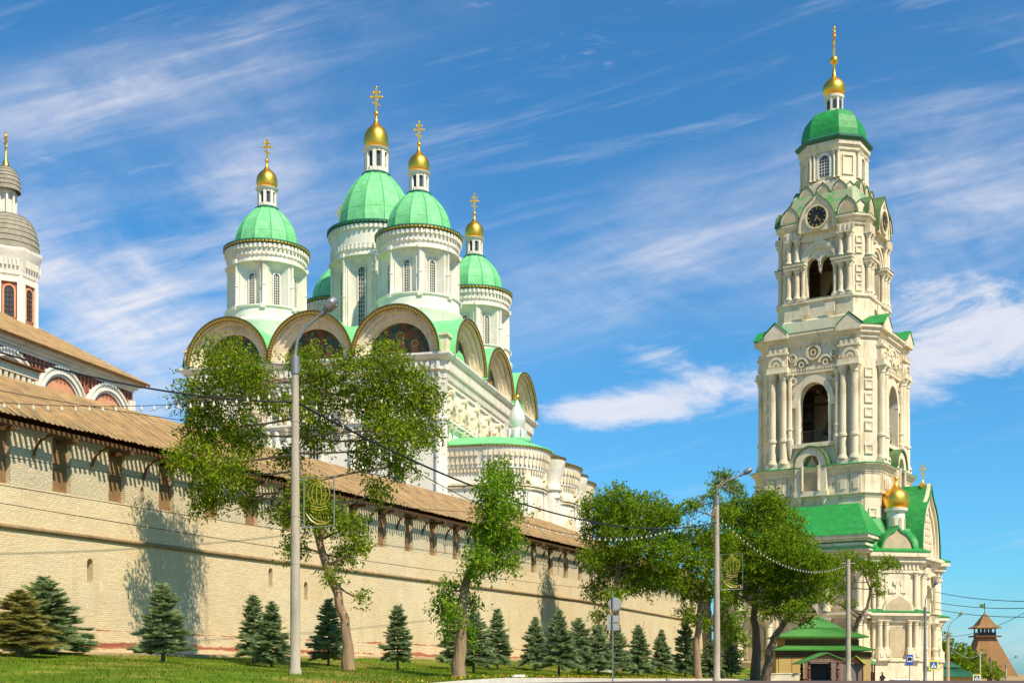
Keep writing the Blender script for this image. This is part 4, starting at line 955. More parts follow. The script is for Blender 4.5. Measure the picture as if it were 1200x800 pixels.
# front and left porches: projecting block with hipped green roof
def porch(k):
    T = rotk(k)
    m = MB(); m.T = T; yf = -12.4
    m.wallopen(-7.8, 7.8, -2.5, 16.4, yf, -9.5, 0, 5.2, -2.5, 7.5, 2.6, 16)
    p = m.build('gate_porch', WT, tw)
    m = MB(); m.T = T
    for z0, z1, o in ((14.0, 14.3, .2), (14.3, 15.1, .12), (15.1, 15.35, .6), (15.35, 15.6, .85), (16.0, 16.3, .25), (16.5, 16.8, .4), (16.8, 17.2, .7), (7.9, 8.3, .5), (8.3, 8.6, .7), (3, 3.25, .25)):
        if z0 < 9 or z0 < 3.3:
            for s in (-1, 1): xa, xb = sorted((s*3.0, s*(7.8+o))); m.box(xa, xb, yf-o, -9.3, z0, z1)
        else: m.box(-7.8-o, 7.8+o, yf-o, -9.3, z0, z1)
    m.build('porch_cornice', WT, p)
    m = MB(); m.T = T; m.box(-8.75, 8.75, yf-.95, -9.3, 15.62, 15.76); m.box(-7.9, 7.9, yf+.1, -9.3, 15.6, 17.25)
    m.add([(-8.6, yf-.8, 17.2), (8.6, yf-.8, 17.2), (8.6, -7, 17.2), (-8.6, -7, 17.2), (-5.8, -8.5, 21.2), (5.8, -8.5, 21.2), (5.8, -7.2, 21.4), (-5.8, -7.2, 21.4)],
          [(0, 1, 5, 4), (1, 2, 6, 5), (2, 3, 7, 6), (3, 0, 4, 7), (4, 5, 6, 7)])
    m.build('porch_roof', 'green', p)
    # dentils in the entablature
    m = MB(); m.T = T
    m.box(-7.75, 7.75, yf-.06, yf-.004, 12.6, 14.0)
    for i in range(22): x = -7.6+i*.724; m.box(x-.12, x+.12, yf-.28, yf-.05, 12.9, 13.8)
    m.build('porch_frieze', WT, p)
    for s in (-1, 1):
        m = MB(); m.T = T; x = s*5.4
        m.box(x-.9, x+.9, yf-.12, yf-.004, 3.4, 7.2); m.ring(x, 6.2, (.9, .9), (1.25, 1.25), yf-.3, yf-.004, 12); m.box(x-1.25, x-.9, yf-.3, yf-.004, 3.4, 6.2); m.box(x+.9, x+1.25, yf-.3, yf-.004, 3.4, 6.2)
        m.xz([(x+.9, 9.4), (x+.9, 11.9), (x-.9, 11.9), (x-.9, 9.4)], yf-.16, yf-.004)
        m.box(x-1.3, x+1.3, yf-.4, yf-.004, 12.0, 12.3); m.box(x-1.3, x+1.3, yf-.3, yf-.004, 9.0, 9.3)
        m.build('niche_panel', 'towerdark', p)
        for q in (-1.9, 1.9): col(tw, k, x+q, yf-.35, 8.7, 12.8, .34); col(tw, k, x+q, yf-.35, 3.3, 7.9, .38, (4.6,))
    # kokoshnik over the gate
    m = MB(); m.T = T; m.xz(keel(0, 11.9, 3.4, 5.2, 10), yf-.55, yf+1.2); kk = m.build('kokoshnik', WT, p)
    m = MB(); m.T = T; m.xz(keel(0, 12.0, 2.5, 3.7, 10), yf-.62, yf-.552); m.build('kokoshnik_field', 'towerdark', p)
    m = MB(); m.T = T; a = keel(0, 11.9, 3.4, 5.2, 10); b = keel(0, 11.9, 3.6, 5.45, 10); m.loft([[(x, yf-.7, z) for x, z in a], [(x, yf-.7, z) for x, z in b], [(x, yf+3.5, z) for x, z in b], [(x, yf+3.5, z) for x, z in a]], False); m.build('kokoshnik_roof', 'green', p)
    m = MB(); m.T = T; m.ring(0, 7.5, (2.6, 2.6), (3.2, 3.2), yf-.35, yf-.003, 18)
    for s in (-1, 1): xa, xb = sorted((s*2.6, s*3.2)); m.box(xa, xb, yf-.35, yf-.003, -2.5, 7.5)
    m.build('gate_arch', WT, p)
    m = MB(); m.T = T; m.box(-2.6, 2.6, -9.6, -9.5, -2.5, 10.2); m.build('gate', 'boarddk', p)
porch(0); porch(3)
# right and rear gables: tall keel gable with green roof
def bigable(k):
    T = rotk(k); yf = -11.4
    m = MB(); m.T = T; m.wallopen(-3.8, 3.8, -2.5, 15.2, yf, -9.8, 0, 3.4, 3.2, 10.4, 1.7, 16); g = m.build('side_portal', WT, tw)
    m = MB(); m.T = T
    for z0, z1, o in ((14.2, 14.5, .3), (14.5, 14.9, .6), (14.9, 15.3, .95), (13.2, 13.5, .25)): m.box(-3.8-o, 3.8+o, yf-o, -9.8, z0, z1)
    m.xz(keel(0, 15.3, 3.8, 8.3, 12), yf-.1, yf+1.0)
    for s in (-2.9, 2.9): m.box(s-.9, s+.9, yf-.5, yf-.004, 7.7, 8.6); m.box(s-.8, s+.8, yf-.4, yf-.004, 2.8, 3.2)
    m.build('big_kokoshnik', WT, g)
    m = MB(); m.T = T
    for ri, ro, y in ((1, 1.08, -.55), (.82, .9, -.35)):
        a = keel(0, 15.3, 3.8*ri-.3, 8.3*ri-.3, 12); b = keel(0, 15.3, 3.8*ro-.3, 8.3*ro-.3, 12); m.loft([[(x, yf-.1, z) for x, z in a], [(x, yf+y, z) for x, z in a], [(x, yf+y, z) for x, z in b], [(x, yf-.1, z) for x, z in b]], False)
    for i in range(9):
        for j in range(7):
            x, z = -3.2+i*.8, 15.7+j*.8
            if abs(x)/2.7+(z-15.3)/6.8 < 1.0: m.box(x-.2, x+.2, yf-.26, yf-.1, z-.2, z+.2)
    m.build('carved_relief', WT, g)
    m = MB(); m.T = T; a = keel(0, 15.2, 3.9, 8.35, 12); b = keel(0, 15.2, 4.1, 8.65, 12)
    m.loft([[(x, yf-.7, z) for x, z in a], [(x, yf-.7, z) for x, z in b], [(x, yf+4.2, z) for x, z in b], [(x, yf+4.2, z) for x, z in a]], False); m.build('gable_roof', 'green', g)
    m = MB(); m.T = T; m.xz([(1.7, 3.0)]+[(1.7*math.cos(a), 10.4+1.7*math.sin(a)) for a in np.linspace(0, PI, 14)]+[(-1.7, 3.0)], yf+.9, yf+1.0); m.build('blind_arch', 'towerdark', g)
    m = MB(); m.T = T; m.ring(0, 10.4, (1.7, 1.7), (2.1, 2.1), yf-.25, yf-.003, 16); m.xz(keel(0, 13.0, 1.2, 2.0, 6), yf-.3, yf-.004); m.box(-2.2, 2.2, yf-.5, yf-.004, 2.6, 3.0); m.build('arch_moulding', WT, g)
    for s in (-1, 1):
        for q in (2.4, 3.3): col(tw, k, s*q, yf-.45, 8.7, 13.3, .3); col(tw, k, s*q, yf-.45, 3.3, 7.7, .36, (4.6,))
    m = MB(); m.lathe([(.08, 23.3), (.35, 23.7), (.35, 24.0), (.08, 24.3), (.05, 24.6)], (0, 0), 10); v = T @ Vector((0, yf+.4, 0)); m.v = [(x+v.x, y+v.y, z) for x, y, z in m.v]; m.build('finial_ball', 'gold', g)
    m = cross_mb(1.9, .5); m.v = [(x+v.x, y+v.y, z+24.5) for x, y, z in m.v]; m.build('cross', 'gold', g)
bigable(1); bigable(2)
# corner pavilions
for i, (x, y) in enumerate(((8.4, -6.8), (-8.4, -6.8), (7.0, 7.6), (-8.4, 6.8))):
    sgn = 1 if x*y < 0 else -1
    T = Matrix.Translation((x, y, 0)) @ Matrix.Rotation(R({0: 45, 1: -45, 2: 135, 3: -135}[i]), 4, 'Z'); h = 2.9
    m = MB(); m.T = T; m.ploft(rect(h, h), [(.45, -2.5), (.45, .4), (.25, .6), (.25, 3.1), (.0, 3.3), (0, 15.2), (-.4, 15.3)], False, True); p = m.build('corner_pavilion', WT, tw)
    m = MB(); m.T = T
    for z0, z1, o in ((7.5, 7.9, .3), (7.9, 8.2, .5), (8.2, 8.55, .8), (13.0, 13.3, .2), (13.9, 14.2, .25), (14.2, 14.8, .5), (14.8, 15.3, .85), (3.1, 3.35, .4)): m.ploft(rect(h, h), [(.005, z0), (o, z0), (o, z1), (.005, z1)])
    m.build('cornice', WT, p)
    m = MB(); m.T = T; m.ploft(rect(h, h), [(.9, 15.28), (.92, 15.42), (-1.2, 16.4)], False, True); m.ploft(rect(h, h), [(.85, 8.55), (.87, 8.66), (.02, 8.95)]); m.build('roof_flashing', 'green', p)
    for a in (0, 90, -90):
        m = MB(); m.T = T @ Matrix.Rotation(R(a), 4, 'Z')
        m.box(-1.5, 1.5, -h-.10, -h-.004, 9.9, 12.9)
        for (bx, bz, w_, hh) in ((0, 11.3, .25, .8), (-.7, 11.0, .4, .22), (.7, 11.0, .4, .22), (0, 10.4, .6, .15), (-.35, 11.9, .2, .2), (.35, 11.9, .2, .2)): m.box(bx-w_, bx+w_, -h-.3, -h-.1, bz-hh, bz+hh)
        m.build('relief_panel', WT, p)
        m = MB(); m.T = T @ Matrix.Rotation(R(a), 4, 'Z'); m.xz(keel(0, 8.6, 1.95, 2.3, 8), -h-.5, -h-.004); m.build('lower_kokoshnik', WT, p)
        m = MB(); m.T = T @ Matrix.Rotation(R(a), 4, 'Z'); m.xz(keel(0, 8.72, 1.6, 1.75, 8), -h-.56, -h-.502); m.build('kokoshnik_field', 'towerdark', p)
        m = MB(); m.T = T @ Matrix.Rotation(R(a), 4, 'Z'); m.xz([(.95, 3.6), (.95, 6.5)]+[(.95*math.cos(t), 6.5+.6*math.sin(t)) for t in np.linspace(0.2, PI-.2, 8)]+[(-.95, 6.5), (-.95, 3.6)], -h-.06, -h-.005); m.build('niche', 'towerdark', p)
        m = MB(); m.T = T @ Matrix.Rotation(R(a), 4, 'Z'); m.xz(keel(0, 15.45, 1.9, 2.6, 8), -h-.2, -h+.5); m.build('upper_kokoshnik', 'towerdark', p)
        m = MB(); m.T = T @ Matrix.Rotation(R(a), 4, 'Z'); A_ = keel(0, 15.4, 1.9, 2.6, 8); B_ = keel(0, 15.4, 2.15, 2.95, 8)
        m.loft([[(x_, -h-.35, z_) for x_, z_ in A_], [(x_, -h-.35, z_) for x_, z_ in B_], [(x_, -h+1.6, z_) for x_, z_ in B_], [(x_, -h+1.6, z_) for x_, z_ in A_]], False); m.build('kokoshnik_roof', 'green', p)
        for s in (-2.25, -1.45, 1.45, 2.25):
            m = MB(); m.T = T @ Matrix.Rotation(R(a), 4, 'Z'); m.column(s, -h-.3, 4.4, 7.7, .27, 10); m.box(s-.4, s+.4, -h-.72, -h-.004, 3.2, 4.4); m.box(s-.2, s+.2, -h-.8, -h-.72, 3.6, 4.0); m.build('column', WT, p)
        for s in (-2.3, 2.3):
            m = MB(); m.T = T @ Matrix.Rotation(R(a), 4, 'Z'); m.column(s, -h-.2, 8.9, 13.1, .22, 8); m.build('column', WT, p)
        m = MB(); m.T = T @ Matrix.Rotation(R(a), 4, 'Z'); m.box(-2.75, 2.75, -h-.1, -h-.004, 13.35, 13.9)
        for j in range(11): q = -2.5+j*.5; m.box(q-.12, q+.12, -h-.28, -h-.1, 13.4, 13.88)
        m.build('frieze', WT, p)
    T = T @ Matrix.Translation((1.9, .8, 0))
    if i in (1, 3): continue
    m = MB(); m.T = T; m.lathe([(1.45, 15.8), (1.35, 17.2), (1.05, 17.4), (1.05, 20.2), (1.35, 20.4), (1.4, 20.7), (.9, 20.8)], (0, 0), 20); d_ = m.build('turret_drum', 'white', p)
    m = MB()
    for j in range(8): m.T = T @ Matrix.Rotation(j*PI/4, 4, 'Z'); m.xz(arched(0, .36, 17.9, 19.6, 5), -1.10, -1.02)
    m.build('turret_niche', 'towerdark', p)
    m = onion(20.7, 1.55, 3.4); m.v = [tuple(T @ Vector(q)) for q in m.v]; m.build('gilded_cupola', 'gold', p)
    m = ball(24.15, .28); m.v = [tuple(T @ Vector(q)) for q in m.v]; m.build('ball', 'gold', p)
# --- middle body 15..26
H1, c1 = 7.7, 1.3
tower_body('middle_body', H1, c1, [(0, 14), (0, 25.2)])
cornice('belt_cornice', H1, c1, 24.6, 25.8, .75)
cornice('lower_belt', H1, c1, 21.9, 22.5, .35, False)
m = MB(); m.ploft(octo(H1, c1), [(.2, 15), (1.0, 15.4), (.9, 17.4), (.02, 19.6)]); m.build('skirt_roof', 'green', tw)
def f(m):
    for s in (-1, 1):
        for q in (3.85, 5.4):
            m.box(s*q-.62, s*q+.62, -H1-.32, -H1-.005, 22.5, 24.65); m.box(s*q-.3, s*q+.3, -H1-.42, -H1-.32, 23.0, 24.1)
        m.box(s*2.3-.5, s*2.3+.5, -H1-.16, -H1-.005, 22.7, 24.4)
        m.box(*sorted((s*3.2, s*6.1)), -H1-.1, -H1-.004, 21.0, 21.9)
    m.box(-6.2, 6.2, -H1-.08, -H1-.005, 22.5, 24.6)
    for i in range(19): x = -5.9+i*.655; m.box(x-.16, x+.16, -H1-.16, -H1-.08, 23.2, 23.9)
facebuild('pedestal_frieze', WT, f)
def f(m):
    m.ring(0, 26.0, (1.05, 1.2), (1.95, 2.1), -H1-.75, -H1-.004, 14); m.box(-1.95, -1.05, -H1-.75, -H1-.004, 23.0, 26.0); m.box(1.05, 1.95, -H1-.75, -H1-.004, 23.0, 26.0); m.box(-2.1, 2.1, -H1-.8, -H1-.004, 22.4, 23.0)
    for s in (-1, 1): m.lathe([(.05, 21.4), (.3, 21.9), (.42, 22.4)], (s*1.5, -H1-.35), 8); m.lathe([(.16, 23), (.16, 25.6), (.26, 25.9)], (s*1.0, -H1-.85), 8)
facebuild('window_kokoshnik', WT, f)
def f(m): m.xz(keel(0, 23.0, 1.04, 4.3, 8), -H1-.25, -H1-.012)
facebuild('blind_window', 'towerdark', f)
def f(m): m.ring(0, 26.0, (1.96, 2.12), (2.12, 2.32), -H1-.95, -H1+.6, 14)
facebuild('kokoshnik_roof', 'greenedge', f)
def coffers(m, H, c, zs, w=.42):
    # square coffers on a chamfer: local frame, chamfer plane at distance D
    D = (2*H-c)/math.sqrt(2)
    for z in zs:
        m.box(-w-.14, w+.14, -D-.10, -D-.004, z-w-.14, z+w+.14)
def coffer_dark(m, H, c, zs, w=.42):
    D = (2*H-c)/math.sqrt(2)
    for z in zs: 
        for s in (-1, 1): pass
        m.add([(-w, -D-.104, z-w), (w, -D-.104, z-w), (w, -D-.104, z+w), (-w, -D-.104, z+w), (0, -D-.03, z)], [(0, 1, 4), (1, 2, 4), (2, 3, 4), (3, 0, 4)])
def chamf(H, c, zs, w=.42):
    D = (2*H-c)/math.sqrt(2)
    for k in range(4):
        T = Matrix.Rotation(R(45+90*k), 4, 'Z')
        for z in zs:
            m = MB(); m.T = T
            for (xa, xb, za, zb) in ((-w-.14, -w, z-w-.14, z+w+.14), (w, w+.14, z-w-.14, z+w+.14), (-w, w, z-w-.14, z-w), (-w, w, z+w, z+w+.14)): m.box(xa, xb, -D-.16, -D-.004, za, zb)
            m.add([(-w, -D-.1, z-w), (w, -D-.1, z-w), (w, -D-.1, z+w), (-w, -D-.1, z+w), (0, -D-.02, z)], [(0, 1, 4), (1, 2, 4), (2, 3, 4), (3, 0, 4)])
            m.build('coffer', WT, tw)
chamf(H1, c1, (16.4, 18.3, 20.2), .38)
# --- belfry tier 2: 26..41.8
H2, c2 = 7.15, 1.5; th = 1.1
def f(m):
    m.wallopen(-(H2-c2), H2-c2, 25.5, 37.6, -H2, -H2+th, 0, 3.7, 28.8, 33.6, 2.3, 16)
facebuild('belfry_wall', WT, f)
m = MB()
for k in range(4):
    m.T = rotk(k); m.add([(H2-c2, -H2, 25.5), (H2, -H2+c2, 25.5), (H2-th, -H2+c2, 25.5), (H2-c2, -H2+th, 25.5), (H2-c2, -H2, 37.6), (H2, -H2+c2, 37.6), (H2-th, -H2+c2, 37.6), (H2-c2, -H2+th, 37.6)], [(0, 1, 5, 4), (1, 2, 6, 5), (2, 3, 7, 6), (3, 0, 4, 7)])
m.ploft(octo(H2, c2), [(0, 37.6), (0, 41.0), (-.6, 41.4)]); m.build('corner_pier', WT, tw)
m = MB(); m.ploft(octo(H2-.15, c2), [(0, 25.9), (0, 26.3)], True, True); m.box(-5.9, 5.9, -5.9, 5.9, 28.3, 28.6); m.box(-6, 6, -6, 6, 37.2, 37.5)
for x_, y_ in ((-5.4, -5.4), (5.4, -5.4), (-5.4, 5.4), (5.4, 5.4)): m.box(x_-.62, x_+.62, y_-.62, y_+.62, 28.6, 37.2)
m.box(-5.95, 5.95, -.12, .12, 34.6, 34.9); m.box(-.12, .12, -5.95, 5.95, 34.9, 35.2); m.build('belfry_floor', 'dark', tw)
def f(m): 
    m.ring(0, 33.6, (1.85, 2.3), (2.55, 3.15), -H2-.3, -H2-.004, 16)
    for s in (-1, 1):
        m.box(*sorted((s*1.85, s*2.2)), -H2-.3, -H2-.004, 28.8, 33.6)
        m.ring(s*2.35, 33.6, (.02, .02), (.55, .55), -H2-.32, -H2-.01, 10, 0, 2*PI)
        m.ring(s*2.6, 36.3, (.28, .28), (.5, .5), -H2-.25, -H2-.004, 12, 0, 2*PI)
    m.box(-2.6, 2.6, -H2-.45, -H2-.004, 28.3, 28.8)
    m.box(-3.1, 3.1, -H2-.3, -H2-.004, 37.0, 37.3)
facebuild('arch_surround', WT, f)
def f(m):
    m.box(-1.85, 1.85, -H2+.5, -H2+.58, 30.3, 30.38)
    for i in range(17): x = -1.8+i*.225; m.box(x-.02, x+.02, -H2+.52, -H2+.56, 28.8, 30.3)
facebuild('iron_railing', 'iron', f)
for k in range(4):
    for s in (-1, 1):
        for q in (3.7, 5.1): col(tw, k, s*q, -H2-.42, 26.5, 37.4, .44, (29.3,))
        col(tw, k, s*2.95, -H2-.35, 29.2, 37.0, .3, (30.6,))
def f(m):
    for s in (-1, 1):
        a, b = sorted((s*3.1, s*5.75)); m.box(a, b, -H2-.9, -H2-.004, 25.9, 26.5); m.box(a, b, -H2-.9, -H2-.004, 37.4, 38.0); m.box(a+.1, b-.1, -H2-.55, -H2-.004, 38.0, 40.3)
        x = s*4.6; m.ring(x, 38.2, (.7, .8), (1.0, 1.15), -H2-.75, -H2-.55, 12); m.ring(x, 38.2, (.25, .3), (.5, .55), -H2-.72, -H2-.55, 10)
        m.box(a, b, -H2-.8, -H2-.004, 39.5, 39.75)
        for j in range(4): q = a+.45+j*.62; m.box(q-.13, q+.13, -H2-.72, -H2-.55, 39.75, 40.3)
        m.lathe([(.05, 27.2), (.35, 28.2), (.5, 29.2)], (s*2.95, -H2-.3), 10)
        m.box(*sorted((s*.5, s*1.2)), -H2-.2, -H2-.004, 27.0, 27.9)
    m.box(-3.1, 3.1, -H2-.22, -H2-.004, 37.3, 37.9)
    for j in range(18): q = -2.9+j*.34; m.box(q-.09, q+.09, -H2-.34, -H2-.22, 37.35, 37.65)
    for x, z, r_ in ((-1.5, 38.1, .9), (1.5, 38.1, .9), (0, 39.4, .95), (-2.6, 39.0, .5), (2.6, 39.0, .5)): m.ring(x, z, (r_*.7, r_*.7), (r_, r_), -H2-.42, -H2-.004, 12, 0, PI if abs(x) == 1.5 else 2*PI); m.ring(x, z, (r_*.25, r_*.25), (r_*.45, r_*.45), -H2-.36, -H2-.004, 8, 0, 2*PI)
    for j in range(8): q = -2.7+j*.77; m.box(q-.22, q+.22, -H2-.12, -H2-.004, 39.95, 40.4)
facebuild('entablature', WT, f)
chamf(H2, c2, (27.6, 30.3, 31.9, 33.5, 35.1, 36.5), .40)
m = MB(); m.ploft(octo(H2, c2), [(.02, 40.3), (.25, 40.5), (.25, 40.8), (.55, 41.0), (.55, 41.25), (.82, 41.5), (.82, 41.8), (-.8, 42.0)], False, True); m.build('great_cornice', WT, tw)
m = MB(); m.ploft(octo(H2, c2), [(.85, 41.78), (.86, 41.86), (-1.2, 42.35)]); m.build('roof_flashing', 'greenedge', tw)
def f(m):
    for s in (-1, 1):
        x = s*4.5; m.box(x-1.5, x+1.5, -H2-1.02, -H2-.3, 41.3, 41.95); m.xz([(x+1.5, 41.96), (x, 43.25), (x-1.5, 41.96)], -H2-1.02, -H2+1.2)
facebuild('corner_pediment', WT, f)
def f(m):
    for s in (-1, 1):
        x = s*4.6; m.loft([[(x+1.6, y, 41.93), (x+1.6, y, 42.03), (x, y, 43.40), (x-1.6, y, 42.03), (x-1.6, y, 41.93), (x, y, 43.27)] for y in (-H2-1.1, -H2+2.0)], True, True, True)
facebuild('pediment_roof', 'green', f)
# --- tier 3: 41.8..55.2
H3, c3 = 5.2, 1.1; th = .8
m = MB(); m.ploft(octo(H3, c3), [(.9, 42.0), (.9, 43.6), (.55, 43.8), (.55, 45.6), (.75, 45.8), (.75, 46.05), (-.6, 46.1)], False, True); m.build('upper_plinth', WT, tw)
def f(m):
    m.box(-(H3-c3), -1.65, -H3, -H3+th, 46, 50.2); m.box(1.65, H3-c3, -H3, -H3+th, 46, 50.2); m.box(-1.65, 1.65, -H3, -H3+th, 46, 46.4)
    m.wallopen(-(H3-c3), 0, 50.2, 52.4, -H3, -H3+th, -.84, 1.5, 50.2, 50.2, .95, 10); m.wallopen(0, H3-c3, 50.2, 52.4, -H3, -H3+th, .84, 1.5, 50.2, 50.2, .95, 10)
    m.ring(-.84, 50.2, (.76, .96), (1.0, 1.25), -H3-.16, -H3-.004, 10); m.ring(.84, 50.2, (.76, .96), (1.0, 1.25), -H3-.16, -H3-.004, 10)
    m.lathe([(.03, 49.3), (.25, 49.7), (.22, 50.0), (.3, 50.3)], (0, -H3+.3), 8)
facebuild('upper_belfry_wall', WT, f)
m = MB()
for k in range(4):
    m.T = rotk(k); m.add([(H3-c3, -H3, 46), (H3, -H3+c3, 46), (H3-th, -H3+c3, 46), (H3-c3, -H3+th, 46), (H3-c3, -H3, 52.4), (H3, -H3+c3, 52.4), (H3-th, -H3+c3, 52.4), (H3-c3, -H3+th, 52.4)], [(0, 1, 5, 4), (1, 2, 6, 5), (2, 3, 7, 6), (3, 0, 4, 7)])
m.ploft(octo(H3, c3), [(0, 52.4), (0, 54.6)]); m.build('upper_corner_pier', WT, tw)
m = MB(); m.box(-4.3, 4.3, -4.3, 4.3, 46.1, 46.35); m.box(-4.3, 4.3, -4.3, 4.3, 52.3, 52.5)
for x_, y_ in ((-3.9, -3.9), (3.9, -3.9), (-3.9, 3.9), (3.9, 3.9)): m.box(x_-.55, x_+.55, y_-.55, y_+.55, 46.35, 52.3)
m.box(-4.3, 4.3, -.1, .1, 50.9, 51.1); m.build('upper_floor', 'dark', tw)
def bell(x, y, z, r, parent):
    m = MB(); m.lathe([(r, z), (r*.95, z+.15*r), (r*.7, z+.6*r), (r*.55, z+1.1*r), (r*.45, z+1.4*r), (.05, z+1.6*r)], (x, y), 18); m.lathe([(.05, z+1.5*r), (.05, z+2.4*r)], (x, y), 6); m.build('bell', 'dark', parent)
bell(0, 0, 31.0, 1.5, tw); bell(-2.6, -2.2, 32.2, .8, tw); bell(2.4, -2.4, 32.3, .7, tw); bell(0, 0, 48.0, .9, tw)
for k in range(4):
    for s in (-1, 1):
        for q in (2.75, 3.8): col(tw, k, s*q, -H3-.38, 46.4, 50.0, .32); col(tw, k, s*q, -H3-.38, 50.75, 53.4, .29)
        col(tw, k, s*2.0, -H3-.3, 46.4, 50.0, .24)
def f(m):
    for s in (-1, 1):
        a, b = sorted((s*1.7, s*4.25)); m.box(a, b, -H3-.75, -H3-.004, 45.95, 46.4); m.box(a, b, -H3-.72, -H3-.004, 50.0, 50.3); m.box(a-.1, b+.1, -H3-.95, -H3-.004, 50.3, 50.6)
        a, b = sorted((s*2.35, s*4.25)); m.box(a, b, -H3-.7, -H3-.004, 53.4, 54.4)
        for j in range(4): q = a+.4+j*.55; m.box(q-.1, q+.1, -H3-.8, -H3-.7, 53.6, 54.3)
    m.ring(0, 50.3, (1.95, 2.3), (2.3, 2.75), -H3-.4, -H3-.004, 18); m.ring(0, 50.3, (1.6, 1.95), (1.95, 2.3), -H3-.25, -H3-.004, 18)
    m.xz([(2.3, 53.2), (2.3, 54.3), (-2.3, 54.3), (-2.3, 53.2), (0, 52.95)], -H3-.35, -H3-.004)
    for s in (-1, 1): m.box(*sorted((s*1.0, s*2.2)), -H3-1.05, -H3-.9, 44.2, 45.3)
facebuild('upper_entablature', WT, f)
def f(m):
    for s in (-1, 1):
        a, b = sorted((s*1.6, s*4.4)); m.box(a, b, -H3-1.0, -H3-.004, 50.6, 50.66)
    m.box(-1.7, 1.7, -H3-.6, -H3+.3, 46.1, 46.2)
facebuild('ledge_flashing', 'greenedge', f)
chamf(H3, c3, (44.7, 47.0, 48.1, 49.2, 51.4, 52.6), .28)
m = MB(); m.ploft(octo(H3, c3), [(.02, 54.2), (.2, 54.35), (.2, 54.6), (.5, 54.85), (.5, 55.0), (.75, 55.2), (.75, 55.45), (-.6, 55.6)], False, True); m.build('clock_cornice', WT, tw)
m = MB(); m.ploft(octo(H3, c3), [(.78, 55.43), (.8, 55.5), (.3, 55.8)]); m.ploft(octo(H3, c3), [(.3, 55.8), (-.2, 56.6), (-.95, 58.9), (-1.3, 59.3)], False, True); m.build('kokoshnik_tier_roof', 'fadedgreen', tw)
def kok(m, x, y, z, w, h, d): m.xz(keel(x, z, w, h, 8), y, y+d)
def f(m):
    A_ = keel(0, 54.0, 2.35, 4.6, 10); kok(m, 0, -H3-.95, 54.0, 2.35, 4.6, 1.6)
    a = keel(0, 54.0, 2.05, 4.0, 10); b = keel(0, 54.0, 2.35, 4.6, 10); m.loft([[(x, -H3-.95, z) for x, z in a], [(x, -H3-1.15, z) for x, z in a], [(x, -H3-1.15, z) for x, z in b], [(x, -H3-.95, z) for x, z in b]], False)
    m.ring(0, 55.6, (1.24, 1.24), (1.42, 1.42), -H3-1.25, -H3-.9, 24, 0, 2*PI)
facebuild('clock_kokoshnik', WT, f)
def f(m):
    b = keel(0, 54.0, 2.35, 4.6, 10); c_ = keel(0, 54.0, 2.42, 4.7, 10); m.loft([[(x, -H3-1.25, z) for x, z in b], [(x, -H3-1.25, z) for x, z in c_], [(x, -H3+2.0, z) for x, z in c_], [(x, -H3+2.0, z) for x, z in b]], False)
facebuild('clock_hood', 'greenedge', f)
